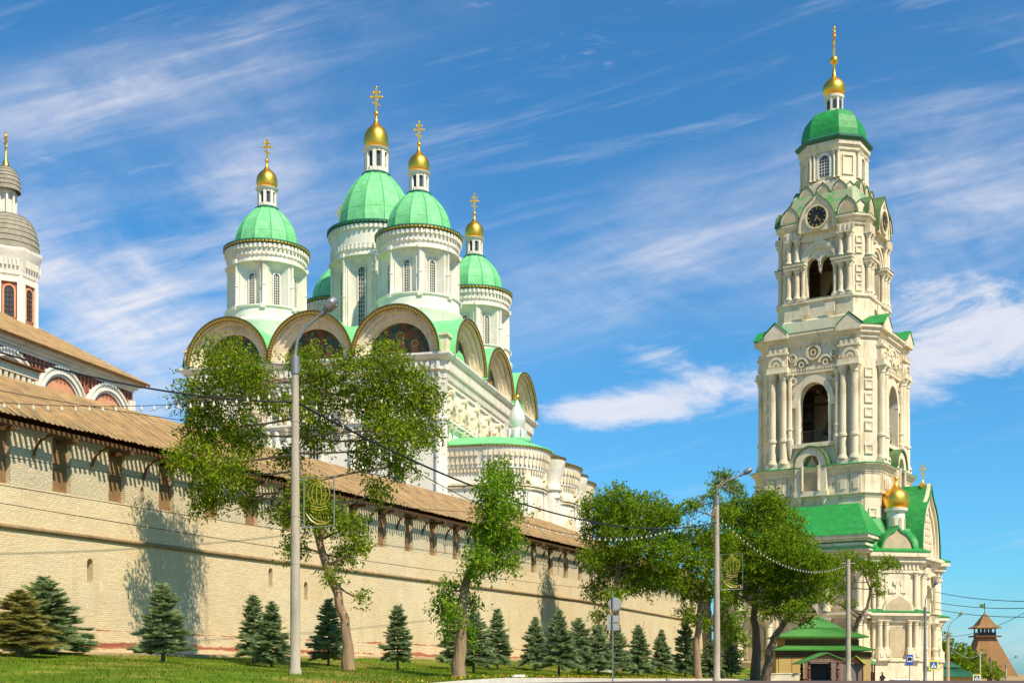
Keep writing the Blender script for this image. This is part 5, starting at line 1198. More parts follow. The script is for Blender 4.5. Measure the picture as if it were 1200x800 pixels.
for k in range(4):
    T = rotk(k)
    m = MB(); m.T = T; m.xz([(1.25*math.cos(a), 55.6+1.25*math.sin(a)) for a in np.linspace(0, 2*PI, 32, endpoint=False)], -H3-1.08, -H3-.952); c_ = m.build('clock', 'black', tw)
    m = MB(); m.T = T
    for j in range(12):
        a = j*PI/6; m.T = T @ Matrix.Translation((0, 0, 55.6)) @ Matrix.Rotation(a, 4, 'Y'); wd = .03 if j not in (0, 6) else .08; m.box(-wd-.04, wd+.04, -H3-1.12, -H3-1.082, .88, 1.16)
    m.T = T; m.ring(0, 55.6, (1.2, 1.2), (1.27, 1.27), -H3-1.12, -H3-1.082, 24, 0, 2*PI); m.build('numeral_ring', 'gilt', c_)
    for nm, L_, aa, wd in (('hour_hand', .62, 205, .07), ('minute_hand', .95, 140, .045)):
        m = MB(); m.T = T @ Matrix.Translation((0, 0, 55.6)) @ Matrix.Rotation(R(aa), 4, 'Y'); m.xz([(wd, -.15), (wd*1.3, L_*.6), (0, L_), (-wd*1.3, L_*.6), (-wd, -.15)], -H3-1.16, -H3-1.125); m.build(nm, 'gilt', c_)
    for s in (-1, 1):
        for (x, y, z, w_, h_) in ((s*3.6, -H3-.65, 55.6, 1.15, 2.0),):
            m = MB(); m.T = T; kok(m, x, y, z, w_, h_, .5); kk = m.build('kokoshnik', WT, tw)
            m = MB(); m.T = T; kok(m, x, y-.05, z+.05, w_*.74, h_*.72, .04); m.build('field', 'towerdark', kk)
            m = MB(); m.T = T; a = keel(x, z, w_, h_, 8); b = keel(x, z, w_+.07, h_+.1, 8); m.loft([[(p, y-.12, q) for p, q in a], [(p, y-.12, q) for p, q in b], [(p, y+1.9, q) for p, q in b], [(p, y+1.9, q) for p, q in a]], False); m.build('hood', 'greenedge', kk)
    for x in (-2.1, 0, 2.1):
        z, w_, h_, y = 58.6, .95, 1.75, -4.15
        m = MB(); m.T = T; kok(m, x, y, z, w_, h_, .5); kk = m.build('kokoshnik', WT, tw)
        m = MB(); m.T = T; kok(m, x, y-.05, z+.05, w_*.74, h_*.72, .04); m.build('field', 'towerdark', kk)
        m = MB(); m.T = T; a = keel(x, z, w_, h_, 8); b = keel(x, z, w_+.06, h_+.09, 8); m.loft([[(p, y-.1, q) for p, q in a], [(p, y-.1, q) for p, q in b], [(p, y+.9, q) for p, q in b], [(p, y+.9, q) for p, q in a]], False); m.build('hood', 'greenedge', kk)
    Tc = Matrix.Rotation(R(45+90*k), 4, 'Z')
    for z, w_, h_, y in ((55.6, .9, 1.5, -(2*H3-c3)/1.414-.5), (58.6, .95, 1.6, -4.35)):
        m = MB(); m.T = Tc; kok(m, 0, y, z, w_, h_, .5); kk = m.build('kokoshnik', WT, tw)
        m = MB(); m.T = Tc; a = keel(0, z, w_, h_, 8); b = keel(0, z, w_+.07, h_+.1, 8); m.loft([[(p, y-.1, q) for p, q in a], [(p, y-.1, q) for p, q in b], [(p, y+1.3, q) for p, q in b], [(p, y+1.3, q) for p, q in a]], False); m.build('hood', 'greenedge', kk)
# --- lantern
H4, c4 = 3.5, 1.7
tower_body('lantern_body', H4, c4, [(.25, 59.2), (.25, 60.5), (0, 60.7), (0, 64.6)])
m = MB(); m.ploft(octo(H4, c4), [(.01, 64.0), (.2, 64.15), (.2, 64.4), (.45, 64.7), (.45, 65.3), (.3, 65.4)]); m.build('lantern_cornice', WT, tw)
m = MB(); m.ploft(octo(H4, c4), [(.5, 65.2), (.8, 65.5), (.82, 65.7), (.15, 66.1)]); m.build('lantern_eave', 'greendark', tw)
def f(m):
    m.xz(arched(0, 1.3, 61.3, 63.7), -H4-.04, -H4-.006)
wl = facebuild('window', 'glass', f)
for k in range(4):
    m = MB(); m.T = rotk(k); lattice(m, -.65, .65, 61.3, 63.5, -H4-.07, 4, 6, .06); m.ring(0, 63.05, (.65, .65), (.95, .95), -H4-.22, -H4-.004, 10); m.box(-.95, -.65, -H4-.22, -H4-.004, 61.0, 63.05); m.box(.65, .95, -H4-.22, -H4-.004, 61.0, 63.05); m.build('window_frame', 'white', wl[k])
    for s in (-1, 1):
        col(tw, k, s*1.25, -H4-.15, 60.8, 64.1, .17); col(tw, k, s*1.75, -H4-.15, 60.8, 64.1, .17)
    m = MB(); m.T = Matrix.Rotation(R(45+90*k), 4, 'Z'); D = (2*H4-c4)/1.414
    for (xa, xb, za, zb) in ((-.75, -.6, 61.2, 63.6), (.6, .75, 61.2, 63.6), (-.6, .6, 61.2, 61.35), (-.6, .6, 63.45, 63.6)): m.box(xa, xb, -D-.14, -D-.004, za, zb)
    m.build('panel_frame', WT, tw)
m = MB(); m.loft([[(x, y, z) for x, y in offs(octo(H4, c4), o)] for o, z in ((.12, 66.0), (.1, 66.8), (-.05, 67.7), (-.35, 68.5), (-.85, 69.2), (-1.5, 69.65), (-2.2, 69.85))], True, False, True); m.build('cap_dome', 'green', tw)
m = MB(); m.lathe([(1.3, 69.5), (1.3, 70.0), (1.05, 70.1), (.95, 70.2), (.95, 71.5), (1.2, 71.7), (1.25, 72.0), (.7, 72.05)], (0, 0), 20)
for i in range(8):
    m.T = Matrix.Rotation(i*PI/4, 4, 'Z'); m.box(.9, 1.12, -.12, .12, 70.1, 71.7)
l4 = m.build('top_lantern', 'white', tw)
m = MB()
for i in range(8): m.T = Matrix.Rotation((i+.5)*PI/4, 4, 'Z'); m.xz(arched(0, .44, 70.3, 71.4, 5), -1.0, -.95)
m.build('lantern_pane', 'glass', l4)
m = MB(); m.lathe([(1.1, 72.0), (1.3, 72.3), (1.42, 72.8), (1.4, 73.2), (1.15, 73.7), (.7, 74.1), (.3, 74.5), (.18, 75.1), (.16, 75.9), (.25, 76.05)], (0, 0), 24); m.build('gilded_onion', 'gold', tw)
ball(76.5, .52).build('ball', 'gold', tw)
cross_mb(3.6, 1.95).build('cross', 'gold', tw).location = (0, 0, 76.9)
# ------------------------------------------------------------------ broadleaf trees
def leaves(centres, radii, per, size, droop=.5, flat=.0, spray=.32):
    """leaf-sized quads in hanging sprays spread through ellipsoids"""
    V = []
    for c, r, n in zip(centres, radii, per):
        ns = max(4, int(n/16)); d = rng.normal(size=(ns, 3)); d /= np.linalg.norm(d, axis=1)[:, None]
        rad = rng.uniform(.15, 1, ns)**.45; sc = np.array(c)+d*rad[:, None]*np.array(r)
        bump = rng.normal(0, .14*np.mean(r), (ns, 3)); sc = sc+bump
        k = 16; P = np.repeat(sc, k, 0); N_ = len(P)
        axis = rng.normal(size=(ns, 3)); axis[:, 2] = -abs(axis[:, 2])*droop-.15; axis /= np.linalg.norm(axis, axis=1)[:, None]
        A_ = np.repeat(axis, k, 0); t = np.tile(np.linspace(-.5, 1.0, k), ns); P = P+A_*(t*spray*1.8)[:, None]+rng.normal(0, spray*.28, (N_, 3))
        ld = A_*.6+rng.normal(0, .6, (N_, 3)); ld[:, 2] -= .25*droop; ld /= np.linalg.norm(ld, axis=1)[:, None]
        sd = np.cross(ld, rng.normal(size=(N_, 3))); sd /= np.linalg.norm(sd, axis=1)[:, None]
        L_ = size*rng.uniform(.7, 1.35, N_); Wd = L_*.42
        a = P-ld*(L_/2)[:, None]; b = P+sd*(Wd/2)[:, None]; c2 = P+ld*(L_/2)[:, None]; d2 = P-sd*(Wd/2)[:, None]
        V.append(np.stack([a, b, c2, d2], 1).reshape(-1, 3))
    return np.concatenate(V)
def curve(p0, p1, bend=.12, n=7, sag=0):
    p0, p1 = Vector(p0), Vector(p1); L_ = (p1-p0).length; o = Vector(rng.normal(0, bend*L_, 3)); mid = (p0+p1)/2+o+Vector((0, 0, sag*L_))
    return [(1-t)**2*p0+2*t*(1-t)*mid+t*t*p1 for t in np.linspace(0, 1, n)]
def tree(name, label, cat, basepx, Y, trunk, clumps, leafm, bark, dens=1.0, size=.22, group=None, droop=.5, trunk_r=.28, loc=None, spray=.32, dy=1.0, back=None):
    """trunk: [(px,py,dY,r)], clumps: [(px,py,r_px)] at depth Y"""
    s = Y/1500; base = Vector(at(basepx, Y)); base.z -= .15
    root = thing(name, label, cat, tuple(base), 0, group)
    def w_(px, py, dY=0): return W3(px, py, Y+dY)-base-Vector((0, 0, 0)) if False else Vector((PX(px, Y+dY), Y+dY, PZ(py, Y+dY)))-base
    tp = [Vector((0, 0, 0))]+[w_(a, b, c) for a, b, c, r in trunk]; rr = [trunk_r*1.35]+[r for *_, r in trunk]
    # smooth the trunk
    P = [tp[0]]; Rr = [rr[0]]
    for i in range(len(tp)-1):
        for t in (.33, .66, 1): P.append(tp[i].lerp(tp[i+1], t)+Vector(rng.normal(0, rr[i]*.18, 3))*(t != 1)); Rr.append(rr[i]*(1-t)+rr[i+1]*t)
    Rr[1] = max(Rr[1], trunk_r); mb = MB(); mb.tube(P, Rr, 12)
    cs, rs, ns = [], [], []
    for px, py, r in clumps:
        rad = r*s; dY = rng.uniform(-.5, .5)*dy*max(3*s*30/1, rad)+(back(px) if back else 0)
        c = w_(px, py, dY); cs.append(tuple(c)); rs.append((rad*1.0, rad*rng.uniform(.9, 1.3), rad*.85)); ns.append(int(dens*900*(rad**2)/(size*size)*.058))
        # limb from the nearest lower trunk point
        cand = [(p-c).length+(3 if p.z > c.z else 0)+(0 if k > len(P)*.3 else 6) for k, p in enumerate(P)]
        k = int(np.argmin(cand)); r0 = min(Rr[k]*.6, .04+.02*(P[k]-c).length)
        cu = curve(P[k], c, .08, 8, -.03); mb.tube(cu, list(np.linspace(r0, .022, 8)), 6)
        for j in range(7):
            q = c+Vector(rng.normal(0, .55, 3))*rad; st = cu[rng.integers(3, 8)]; mb.tube(curve(st, q, .1, 5), list(np.linspace(r0*.35, .008, 5)), 4)
    mb.build('trunk', bark, root, uv=False)
    V = leaves(cs, rs, ns, size, droop, spray=spray); bulk('crown', V, 4, leafm, root)
    return root
# tall elm near the first lamp post
tree('elm_tree', 'broad leafy tree with leaning trunk and three-part crown behind the nearest lamp pole', 'tree', 409, 50.5,
     [(405, 740, 0, .19), (396, 695, 0, .175), (378, 648, .3, .15), (365, 600, .4, .13), (352, 550, .2, .10), (345, 490, 0, .09), (352, 430, 0, .05)],
     [(262, 425, 34), (232, 465, 30), (285, 455, 34), (250, 500, 38), (222, 535, 26), (290, 510, 26), (318, 470, 18), (305, 435, 18), (336, 535, 18), (268, 552, 34), (240, 585, 24),
      (362, 425, 24), (385, 455, 30), (352, 470, 22), (372, 505, 26), (356, 575, 24), (332, 600, 20), (375, 600, 28), (405, 425, 18),
      (450, 425, 28), (478, 452, 34), (440, 468, 34), (500, 470, 22), (462, 505, 34), (495, 505, 24), (432, 528, 24), (470, 545, 20), (445, 572, 16),
      (410, 615, 20), (400, 650, 16), (425, 640, 14), (345, 640, 15), (388, 672, 10), (292, 588, 14), (424, 700, 8)],
     'leafA', 'barklight', .92, .15, trunk_r=.215, droop=.9, dy=.9, back=lambda p: 2.0 if p < 300 else (1.0 if p < 340 else 0))
tree('pollarded_tree', 'slim tree with cut trunk and tall narrow feathery crown standing alone on the lawn', 'tree', 538, 46.5,
     [(541, 740, 0, .185), (543, 700, 0, .165), (548, 672, 0, .14), (562, 645, 0, .10), (570, 610, 0, .06), (576, 575, 0, .025)],
     [(583, 548, 16), (574, 572, 20), (594, 566, 16), (580, 598, 24), (600, 595, 14), (572, 625, 20), (592, 630, 20), (560, 652, 18), (580, 660, 18), (600, 655, 10), (556, 672, 12),
      (524, 692, 15), (518, 712, 11), (532, 715, 13), (552, 705, 11), (526, 735, 8), (548, 740, 10)],
     'leafB', 'barklight', 1.1, .14, trunk_r=.20, droop=1.1)
tree('elm_tree', 'drooping light green tree hanging over the middle of the wall roof', 'tree', 722, 92,
     [(720, 740, 0, .3), (722, 700, 0, .27), (728, 650, 0, .2), (735, 610, 0, .12)],
     [(700, 596, 24), (722, 590, 28), (748, 600, 30), (770, 600, 22), (700, 625, 22), (730, 628, 30), (765, 622, 24), (693, 655, 16), (715, 662, 24), (745, 655, 26), (775, 650, 22), (700, 690, 16), (718, 700, 14), (703, 720, 10), (760, 680, 20), (785, 605, 16), (790, 632, 16), (735, 685, 14), (780, 675, 14), (710, 735, 8)],
     'leafC', 'bark', 1.0, .21, group=None, trunk_r=.35, droop=.9)
tree('elm_tree', 'tree with pale slanting trunk and open airy crown left of the second lamp pole', 'tree', 818, 94,
     [(816, 750, 0, .24), (820, 715, 0, .2), (828, 675, 0, .17), (834, 620, 0, .12), (840, 570, 0, .06)],
     [(845, 560, 14), (860, 572, 12), (835, 578, 10), (806, 594, 12), (820, 588, 8), (850, 600, 16), (815, 630, 22), (838, 635, 24), (800, 655, 20), (825, 665, 24), (790, 678, 18), (812, 692, 20), (840, 690, 16), (850, 655, 16), (806, 718, 12), (822, 728, 12)],
     'leafC', 'barklight', 1.0, .21, trunk_r=.26, droop=.6)
tree('elm_tree', 'dense dark tree with thick upright trunk right of the second lamp pole', 'tree', 885, 104,
     [(886, 745, 0, .32), (884, 715, 0, .27), (888, 680, 0, .2), (880, 630, 0, .1)],
     [(868, 600, 26), (895, 596, 28), (918, 612, 24), (855, 635, 26), (885, 635, 32), (915, 642, 28), (905, 590, 16), (935, 640, 20), (900, 665, 26), (862, 662, 20), (890, 668, 26), (868, 690, 20), (918, 668, 18), (855, 602, 14), (932, 625, 12), (905, 692, 16), (852, 690, 12)],
     'leafC', 'bark', 1.05, .22, trunk_r=.34, droop=.4)
tree('elm_tree', 'tree with dark forked trunk leaning right beside the green kiosk', 'tree', 897, 100,
     [(902, 760, 0, .30), (910, 742, 0, .26), (924, 724, 0, .19), (932, 700, 0, .13), (940, 672, 0, .07)],
     [(938, 652, 24), (956, 665, 20), (922, 680, 24), (942, 690, 22), (962, 682, 16), (975, 672, 12), (915, 704, 14), (930, 712, 14), (952, 700, 10), (960, 655, 12), (905, 716, 12), (895, 705, 14), (945, 725, 8)],
     'leafC', 'bark', 1.0, .22, trunk_r=.30, droop=.5)
tree('elm_tree', 'thin spreading tree with twisted bare branches rising behind the kiosk roof', 'tree', 1000, 126,
     [(998, 768, 0, .28), (1000, 745, 0, .24), (1006, 725, 0, .2), (1016, 712, 0, .15), (1020, 690, 0, .1), (1010, 665, 0, .06)],
     [(975, 662, 15), (990, 655, 13), (965, 680, 11), (985, 685, 13), (1005, 660, 12), (1022, 664, 14), (1040, 658, 10), (1048, 662, 6), (972, 700, 8), (1028, 682, 8), (995, 706, 7), (1032, 694, 6)],
     'leafC', 'bark', .95, .22, trunk_r=.28, droop=.5)
for i, (px, Yt, top, lab) in enumerate(((852, 112, 690, 'young light green tree with thin trunk behind the second lamp pole'), (863, 118, 705, 'second young light green tree, nearer the thick dark trunk'))):
    tree('young_tree', lab, 'tree', px, Yt, [(px, 755, 0, .1), (px+2, 720, 0, .07)], [(px-6, top+22, 9), (px+7, top+14, 9), (px, top+36, 11), (px+8, top+44, 8), (px-9, top+48, 8), (px+2, top+60, 8)], 'leafB', 'barklight', .8, .25, 'young trees behind the second lamp pole', trunk_r=.1)
far = [(1105, 748, 12), (1122, 752, 12), (1140, 760, 12), (1160, 766, 12)]
labs = ['leafy tree standing just right of the gate tower', 'round tree beside the far lamp pole', 'darker tree in front of the wooden tower', 'low bush tree at the foot of the wooden tower']
fc = [[(1103, 752, 13), (1110, 766, 14), (1098, 770, 10), (1115, 778, 10), (1104, 784, 10)], [(1127, 762, 12), (1121, 775, 12), (1133, 776, 11), (1126, 786, 10)], [(1143, 772, 12), (1150, 781, 11), (1139, 784, 10)], [(1162, 784, 10), (1152, 789, 8), (1170, 790, 8)]]
for (px, py, r), lb, cl in zip(far, labs, fc):
    tree('distant_tree', lb, 'tree', px, 210, [(px, 785, 0, .3), (px, 770, 0, .2)], cl, 'leafC', 'bark', 1.0, .5, 'trees beyond the gate tower', trunk_r=.4, spray=.6)

# ------------------------------------------------------------------ spruces
def spruce_mesh(seed, H=4.0, Rb=1.35, bare=.35):
    r_ = np.random.default_rng(seed); V = []; mb = MB(); mb.tube([(0, 0, -.1), (0, 0, H*.5), (0, 0, H)], [.085, .05, .01], 8)
    z = bare
    lv = 0
    while z < H-.12:
        t = (z-bare)/(H-bare); R_ = Rb*(1-t)**.85*r_.uniform(.72, 1.12)+.06; nb = int(13*(1-t)**.6)+5
        for i in range(nb):
            a = r_.uniform(0, 2*PI); L_ = R_*r_.uniform(.6, 1.22); d = np.array((math.cos(a), math.sin(a), 0)); rise = r_.uniform(-.05, .25)+t*.5
            n = max(3, int(L_/.045)); s = np.linspace(.12, 1, n)
            P = d*(s*L_)[:, None]; P[:, 2] = z+rise*s*L_-(.22*(1-t))*s*s*L_*.8
            side = np.array((-d[1], d[0], 0)); wfan = .36*L_*np.sin(np.clip(s*1.15, 0, 1)*PI*.8)*.8+.05
            for sg in (-1, 1, 0):
                m = 3 if sg else 2
                for _ in range(m):
                    base = P+rng.normal(0, .012, P.shape); tipd = d*.75+side*sg*r_.uniform(.55, 1.0)+np.array((0, 0, r_.uniform(-.15, .75)))
                    ln = (np.minimum(wfan, .24)*r_.uniform(.5, 1.0)+.07)[:, None]
                    tip = base+tipd*ln+r_.normal(0, .02, P.shape); wv = np.cross(tipd, r_.normal(size=3)); wv = wv/np.linalg.norm(wv)*.028
                    V.append(np.stack([base-wv, base+wv, tip], 1).reshape(-1, 3))
        z += (.14+.07*(1-t))*r_.uniform(.8, 1.2); lv += 1
    return np.concatenate(V), mb
variants = []
def spruce(px, Y, top_py, label, w_px=None, variant=0, group='spruces planted along the foot of the wall', m='needle', rot=0):
    b = at(px, Y, -.03); H = PZ(top_py, Y)-b[2]
    root = thing('spruce_tree', label, 'spruce', b, rot, group)
    variant = (variant+int(px)) % 6; tr, cr = variants[variant]
    wd = 1.0 if w_px is None else 1.12*(w_px*Y/1500)/(2.45*H/4)
    for o in (tr, cr):
        c = o.copy(); COL.objects.link(c); c.parent = root; c.scale = (H/4*wd, H/4*wd, H/4)
        if m == 'needle2' and o is cr: c.data = c.data.copy(); c.data.materials[0] = MT['needle2']
    return root
hold = []
for sd, Rb, bare in ((1, 1.2, .45), (2, 1.35, .6), (3, 1.1, .55), (4, 1.25, .7), (5, 1.45, .4), (6, 1.0, .62)):
    V, mb = spruce_mesh(sd, 4, Rb, bare); t_ = mb.build('trunk', 'bark', None, uv=False); c_ = bulk('foliage', V, 3, 'needle'); variants.append((t_, c_)); hold += [t_, c_]
S = [(22, 45.5, 689, 'wide spruce with brownish yellow tint at the far left of the lawn', 92, 1, 'needle2'), (52, 49, 674, 'taller bluish spruce with a long bare leader behind the yellowish one', 72, 0, 'needle'),
     (191, 46, 680, 'bluish spruce standing in front of the big tree shadow on the wall', 68, 0, 'needle'), (297, 50.5, 694, 'darker spruce of the pair left of the nearest lamp pole', 46, 2, 'needle'),
     (318, 48, 704, 'lighter spruce of the pair, closest to the nearest lamp pole', 50, 0, 'needle'), (385, 56, 700, 'small dark spruce just right of the nearest lamp pole', 46, 1, 'needle'),
     (466, 57, 706, 'lone well-spaced spruce in the open middle of the lawn', 42, 1, 'needle'), (531, 64, 705, 'spruce half hidden left of the slim cut tree trunk', 36, 2, 'needle'),
     (555, 60, 712, 'spruce directly right of the slim cut tree trunk', 44, 0, 'needle'), (583, 69, 712, 'small spruce with a short knobbly top on a visible trunk', 34, 1, 'needle'),
     (627, 75, 722, 'small neat spruce between two wider gaps below the first wall shadow', 30, 0, 'needle'), (655, 68, 714, 'dense dark spruce at the left of the row by the back of the round sign', 40, 2, 'needle'),
     (678, 76, 722, 'second spruce of the dense row, left of the sign pole', 36, 1, 'needle'), (701, 79, 730, 'spruce just left of the pole with the round sign', 34, 2, 'needle'),
     (723, 84, 732, 'spruce half hidden behind the grey traffic sign plates', 30, 0, 'needle'), (748, 88, 731, 'pointed spruce first to the right of the sign pole', 26, 0, 'needle'),
     (775, 92, 737, 'rounded dark spruce second to the right of the sign pole', 24, 2, 'needle'), (803, 97, 726, 'tall spruce left of the pale slanting trunk', 30, 1, 'needle'),
     (832, 102, 748, 'short spruce behind the second lamp pole', 24, 0, 'needle'), (857, 108, 753, 'small spruce between the second lamp pole and the thick trunk', 22, 2, 'needle')]
for i, (px, Y_, top, lb, wpx, v_, m_) in enumerate(S): spruce(px, Y_, top, lb, wpx, v_, m=m_, rot=i*1.3)
for o in hold: bpy.data.objects.remove(o)

# ------------------------------------------------------------------ lamp poles, cables, lights
def lamp_pole(px, Y, top_py, label, arm=None, r0=.16, r1=.11, tint='concrete', group=None, name='street_lamp', cat='street lamp', head=True, extra_h=0):
    x, y, z = at(px, Y); root = thing(name, label, cat, (x, y, z), 0, group); H = PZ(top_py, Y)-z
    mb = MB(); mb.lathe([(r0*1.25, -.2), (r0*1.25, .12), (r0, .2), (r0*.97, H*.2), (r1, H), (.02, H+.02)], (0, 0), 14)
    for q in (.35, .5, .8): mb.lathe([(r0-(r0-r1)*q+.012, H*q), (r0-(r0-r1)*q+.012, H*q+.06)], (0, 0), 14)
    mb.build('pole', tint, root)
    if arm:
        ax, az = arm   # px offset / top py of the head
        dx = ax*Y/1500; dz = PZ(az, Y)-z-H; mb = MB(); pts = [(0, 0, H-.5), (0, 0, H+.1*dz), (dx*.06, 0, H+.4*dz), (dx*.3, 0, H+.7*dz), (dx*.8, 0, H+dz)]
        mb.tube(pts, .045, 8); mb.lathe([(r1+.03, H-.45), (r1+.03, H+.05), (.05, H+.1)], (0, 0), 10); mb.build('arm', 'steel', root)
        if head:
            p0 = Vector((dx*.72, 0, H+.93*dz)); p1 = Vector((dx*1.15, 0, H+1.28*dz)); d = (p1-p0); L_ = d.length; mb = MB(); n = 9; rings = []
            mb.T = Matrix.Translation(p0) @ d.to_track_quat('X', 'Z').to_matrix().to_4x4()
            k = max(L_, .7)
            for t, w_, h_ in ((0, .06, .05), (.1, .09, .07), (.35, .10, .08), (.45, .20, .15), (.75, .24, .16), (.95, .15, .11), (1.02, .02, .02)):
                rings.append([(t*k, w_*math.cos(a), h_*math.sin(a)) for a in np.linspace(0, 2*PI, 12, endpoint=False)])
            mb.loft(rings, True, True, True, True); hd = mb.build('lamp_head', 'steel', root)
            m = MB(); m.T = mb.T; rings = [[(t*k, w_*math.cos(a), -h_*.3+min(0, h_*math.sin(a))*1.2) for a in np.linspace(0, 2*PI, 12, endpoint=False)] for t, w_, h_ in ((.46, .05, .06), (.55, .14, .12), (.8, .15, .12), (.92, .05, .05))]
            m.loft(rings, True, True, True, True); m.build('lens', 'amber', hd)
    return root, H
def emblem(root, H, zc, s=1.0, side=1, r=.13):
    """wire frame with a crown above a curved sabre in rope light"""
    f_ = MB(); x0, x1 = side*(r+.12), side*(r+.12+.95*s); z0, z1 = zc-.78*s, zc+.78*s
    f_.tube([(x0, 0, z0), (x1, 0, z0+.05), (x1, 0, z1+.05), (x0, 0, z1), (x0, 0, z0)], .022, 6); f_.tube([(0, 0, z1-.05), (x0, 0, z1-.05)], .02, 5); f_.tube([(0, 0, z0+.08), (x0, 0, z0+.08)], .02, 5)
    fr = f_.build('decoration_frame', 'steel', root); cx = (x0+x1)/2; cz = zc+.2*s; m = MB()
    for w_ in (.34, .22, .08): m.tube([(cx+w_*s*math.sin(a)*(1 if abs(a) < 9 else 1), -.02, cz-.30*s+.5*s*(1-math.cos(a))/1.0*.5*2*.75) for a in np.linspace(.5, PI, 9)], .012*s, 5); m.tube([(cx-w_*s*math.sin(a), -.02, cz-.30*s+.75*.5*s*(1-math.cos(a))) for a in np.linspace(.5, PI, 9)], .012*s, 5)
    m.tube([(cx-.26*s, -.02, cz-.3*s), (cx, -.02, cz-.36*s), (cx+.26*s, -.02, cz-.3*s)], .02*s, 5); m.tube([(cx-.26*s, -.02, cz-.38*s), (cx, -.02, cz-.44*s), (cx+.26*s, -.02, cz-.38*s)], .02*s, 5)
    for a in range(6): m.tube([(cx, -.02, cz+.52*s), (cx+.09*s*math.cos(a*PI/3), -.02, cz+.52*s+.09*s*math.sin(a*PI/3))], .018*s, 4)
    m.build('crown_light', 'neon', fr); m = MB()
    m.tube([(cx-.4*s, -.02, cz-.55*s), (cx-.25*s, -.02, cz-.76*s), (cx-.05*s, -.02, cz-.88*s), (cx+.2*s, -.02, cz-.86*s), (cx+.36*s, -.02, cz-.74*s)], [.02*s, .035*s, .035*s, .03*s, .01*s], 6)
    m.tube([(cx-.3*s, -.02, cz-.55*s), (cx-.15*s, -.02, cz-.70*s), (cx+.05*s, -.02, cz-.79*s), (cx+.22*s, -.02, cz-.8*s)], .015*s, 5); m.build('sabre_light', 'neon', fr)
p1, h1 = lamp_pole(346, 37, 420, 'tall weathered concrete lamp pole with rounded lamp head at the far left of the street', (40, 367), .15, .10)
emblem(p1, h1, PZ(589, 37)-p1.location.z, .92)
p2, h2 = lamp_pole(840, 76, 582, 'slender concrete lamp pole on the kerb in the middle of the leafy trees', (36, 556), .20, .13)
emblem(p2, h2, PZ(670, 76)-p2.location.z, 1.35)
p3, h3 = lamp_pole(994, 96, 655, 'plain concrete pole without lamp in front of the green kiosk', None, .2, .15, name='utility_pole', cat='pole')
m = MB(); m.box(-.08, .08, -.08, .08, h3-1.0, h3-.8); m.tube([(-.5, 0, h3-.3), (.5, 0, h3-.3)], .03, 5); m.build('bracket', 'steel', p3)
p4, h4 = lamp_pole(1084, 106, 712, 'dark slim lamp pole standing in front of the gate tower corner', (13, 686), .14, .1, 'steel')
p5, h5 = lamp_pole(1111, 150, 742, 'concrete lamp pole with cable fittings between the tower and the far trees', (15, 722), .2, .15)
m = MB(); 
for q in (.15, .5, .85): m.tube([(-.5, 0, h5-q), (.5, 0, h5-q)], .04, 5)
m.build('insulator_bar', 'steel', p5)
p6, h6 = lamp_pole(1148.5, 170, 763, 'thin pole before the wooden tower', None, .14, .1, name='utility_pole', cat='pole')
m = MB(); m.tube([(-.4, 0, h6-.3), (.4, 0, h6-.3)], .03, 5); m.build('bracket', 'steel', p6)
p7, h7 = lamp_pole(1179, 200, 779, 'farthest lamp pole with bent arm at the right edge past the wooden tower', (12, 770), .16, .12)
def cable(pts3, sag, r, name, label, cat, bulbs=0, parent=None, kind=None, drop=.0):
    root = None; a, b = Vector(pts3[0]), Vector(pts3[1]); P = [a.lerp(b, t)-Vector((0, 0, sag*4*t*(1-t))) for t in np.linspace(0, 1, 33)]
    mb = MB()
    if bulbs:
        root = thing(name, label, cat, tuple(a)); Q = [p-a for p in P]; mb.tube(Q, r, 5); mb.build('cord', 'cable', root); pm = None
        for i in range(bulbs):
            t = (i+.5)/bulbs; p = a.lerp(b, t)-Vector((0, 0, sag*4*t*(1-t)))-a
            if pm is None:
                k = MB(); k.lathe([(.012, 0), (.02, -.015), (.018, -.05)], (0, 0), 6); k.lathe([(.018, -.045), (.036, -.07), (.04, -.10), (.028, -.13), (.006, -.14)], (0, 0), 8); pm = k.build('bulb', 'bulb', root); pm.location = p
            else: o = pm.copy(); COL.objects.link(o); o.parent = root; o.location = p
    else:
        root = thing(name, label, cat, tuple(a)) if False else None
        Q = [p-a for p in P]; mb.tube(Q, r, 5); root = mb.build(name, 'cable'); root.location = a; tag(root, label, cat)
    return root
T1 = p1.location+Vector((0, 0, h1)); T2 = p2.location+Vector((0, 0, h2)); T3 = p3.location+Vector((0, 0, h3)); T5 = p5.location+Vector((0, 0, h5))
L0 = W3(-40, 400, 30)
cable((L0, T1-Vector((0, 0, 1.25))), .35, .026, 'overhead_cable', 'thick black cable crossing above the wall to the nearest lamp pole', 'cable')
cable((T1-Vector((0, 0, 1.25)), T2-Vector((0, 0, 1.5))), 1.6, .035, 'overhead_cable', 'thick black cable sagging between the two concrete lamp poles', 'cable')
cable((W3(-40, 468, 30), T1-Vector((0, 0, .9))), .3, .010, 'string_lights', 'string of pale bulbs hanging over the left wall roof', 'string lights', 26)
cable((T1-Vector((0, 0, .9)), T2-Vector((0, 0, .5))), 3.0, .016, 'string_lights', 'long string of bulbs dipping between the two concrete lamp poles', 'string lights', 60)
cable((T2-Vector((0, 0, 1.0)), T3-Vector((0, 0, .3))), 1.7, .02, 'string_lights', 'string of bulbs hanging across the dark trees to the plain pole', 'string lights', 44)
cable((W3(-30, 452, 42), W3(430, 512, 66)), .3, .014, 'overhead_cable', 'thin wire running along the plank roof at the left', 'cable')
cable((W3(-30, 529, 41), W3(560, 600, 75)), .3, .014, 'overhead_cable', 'thin wire passing in front of the merlons', 'cable')
cable((W3(-30, 563, 41), W3(700, 668, 90)), .25, .014, 'overhead_cable', 'upper of the two wires low across the whitewashed wall', 'cable')
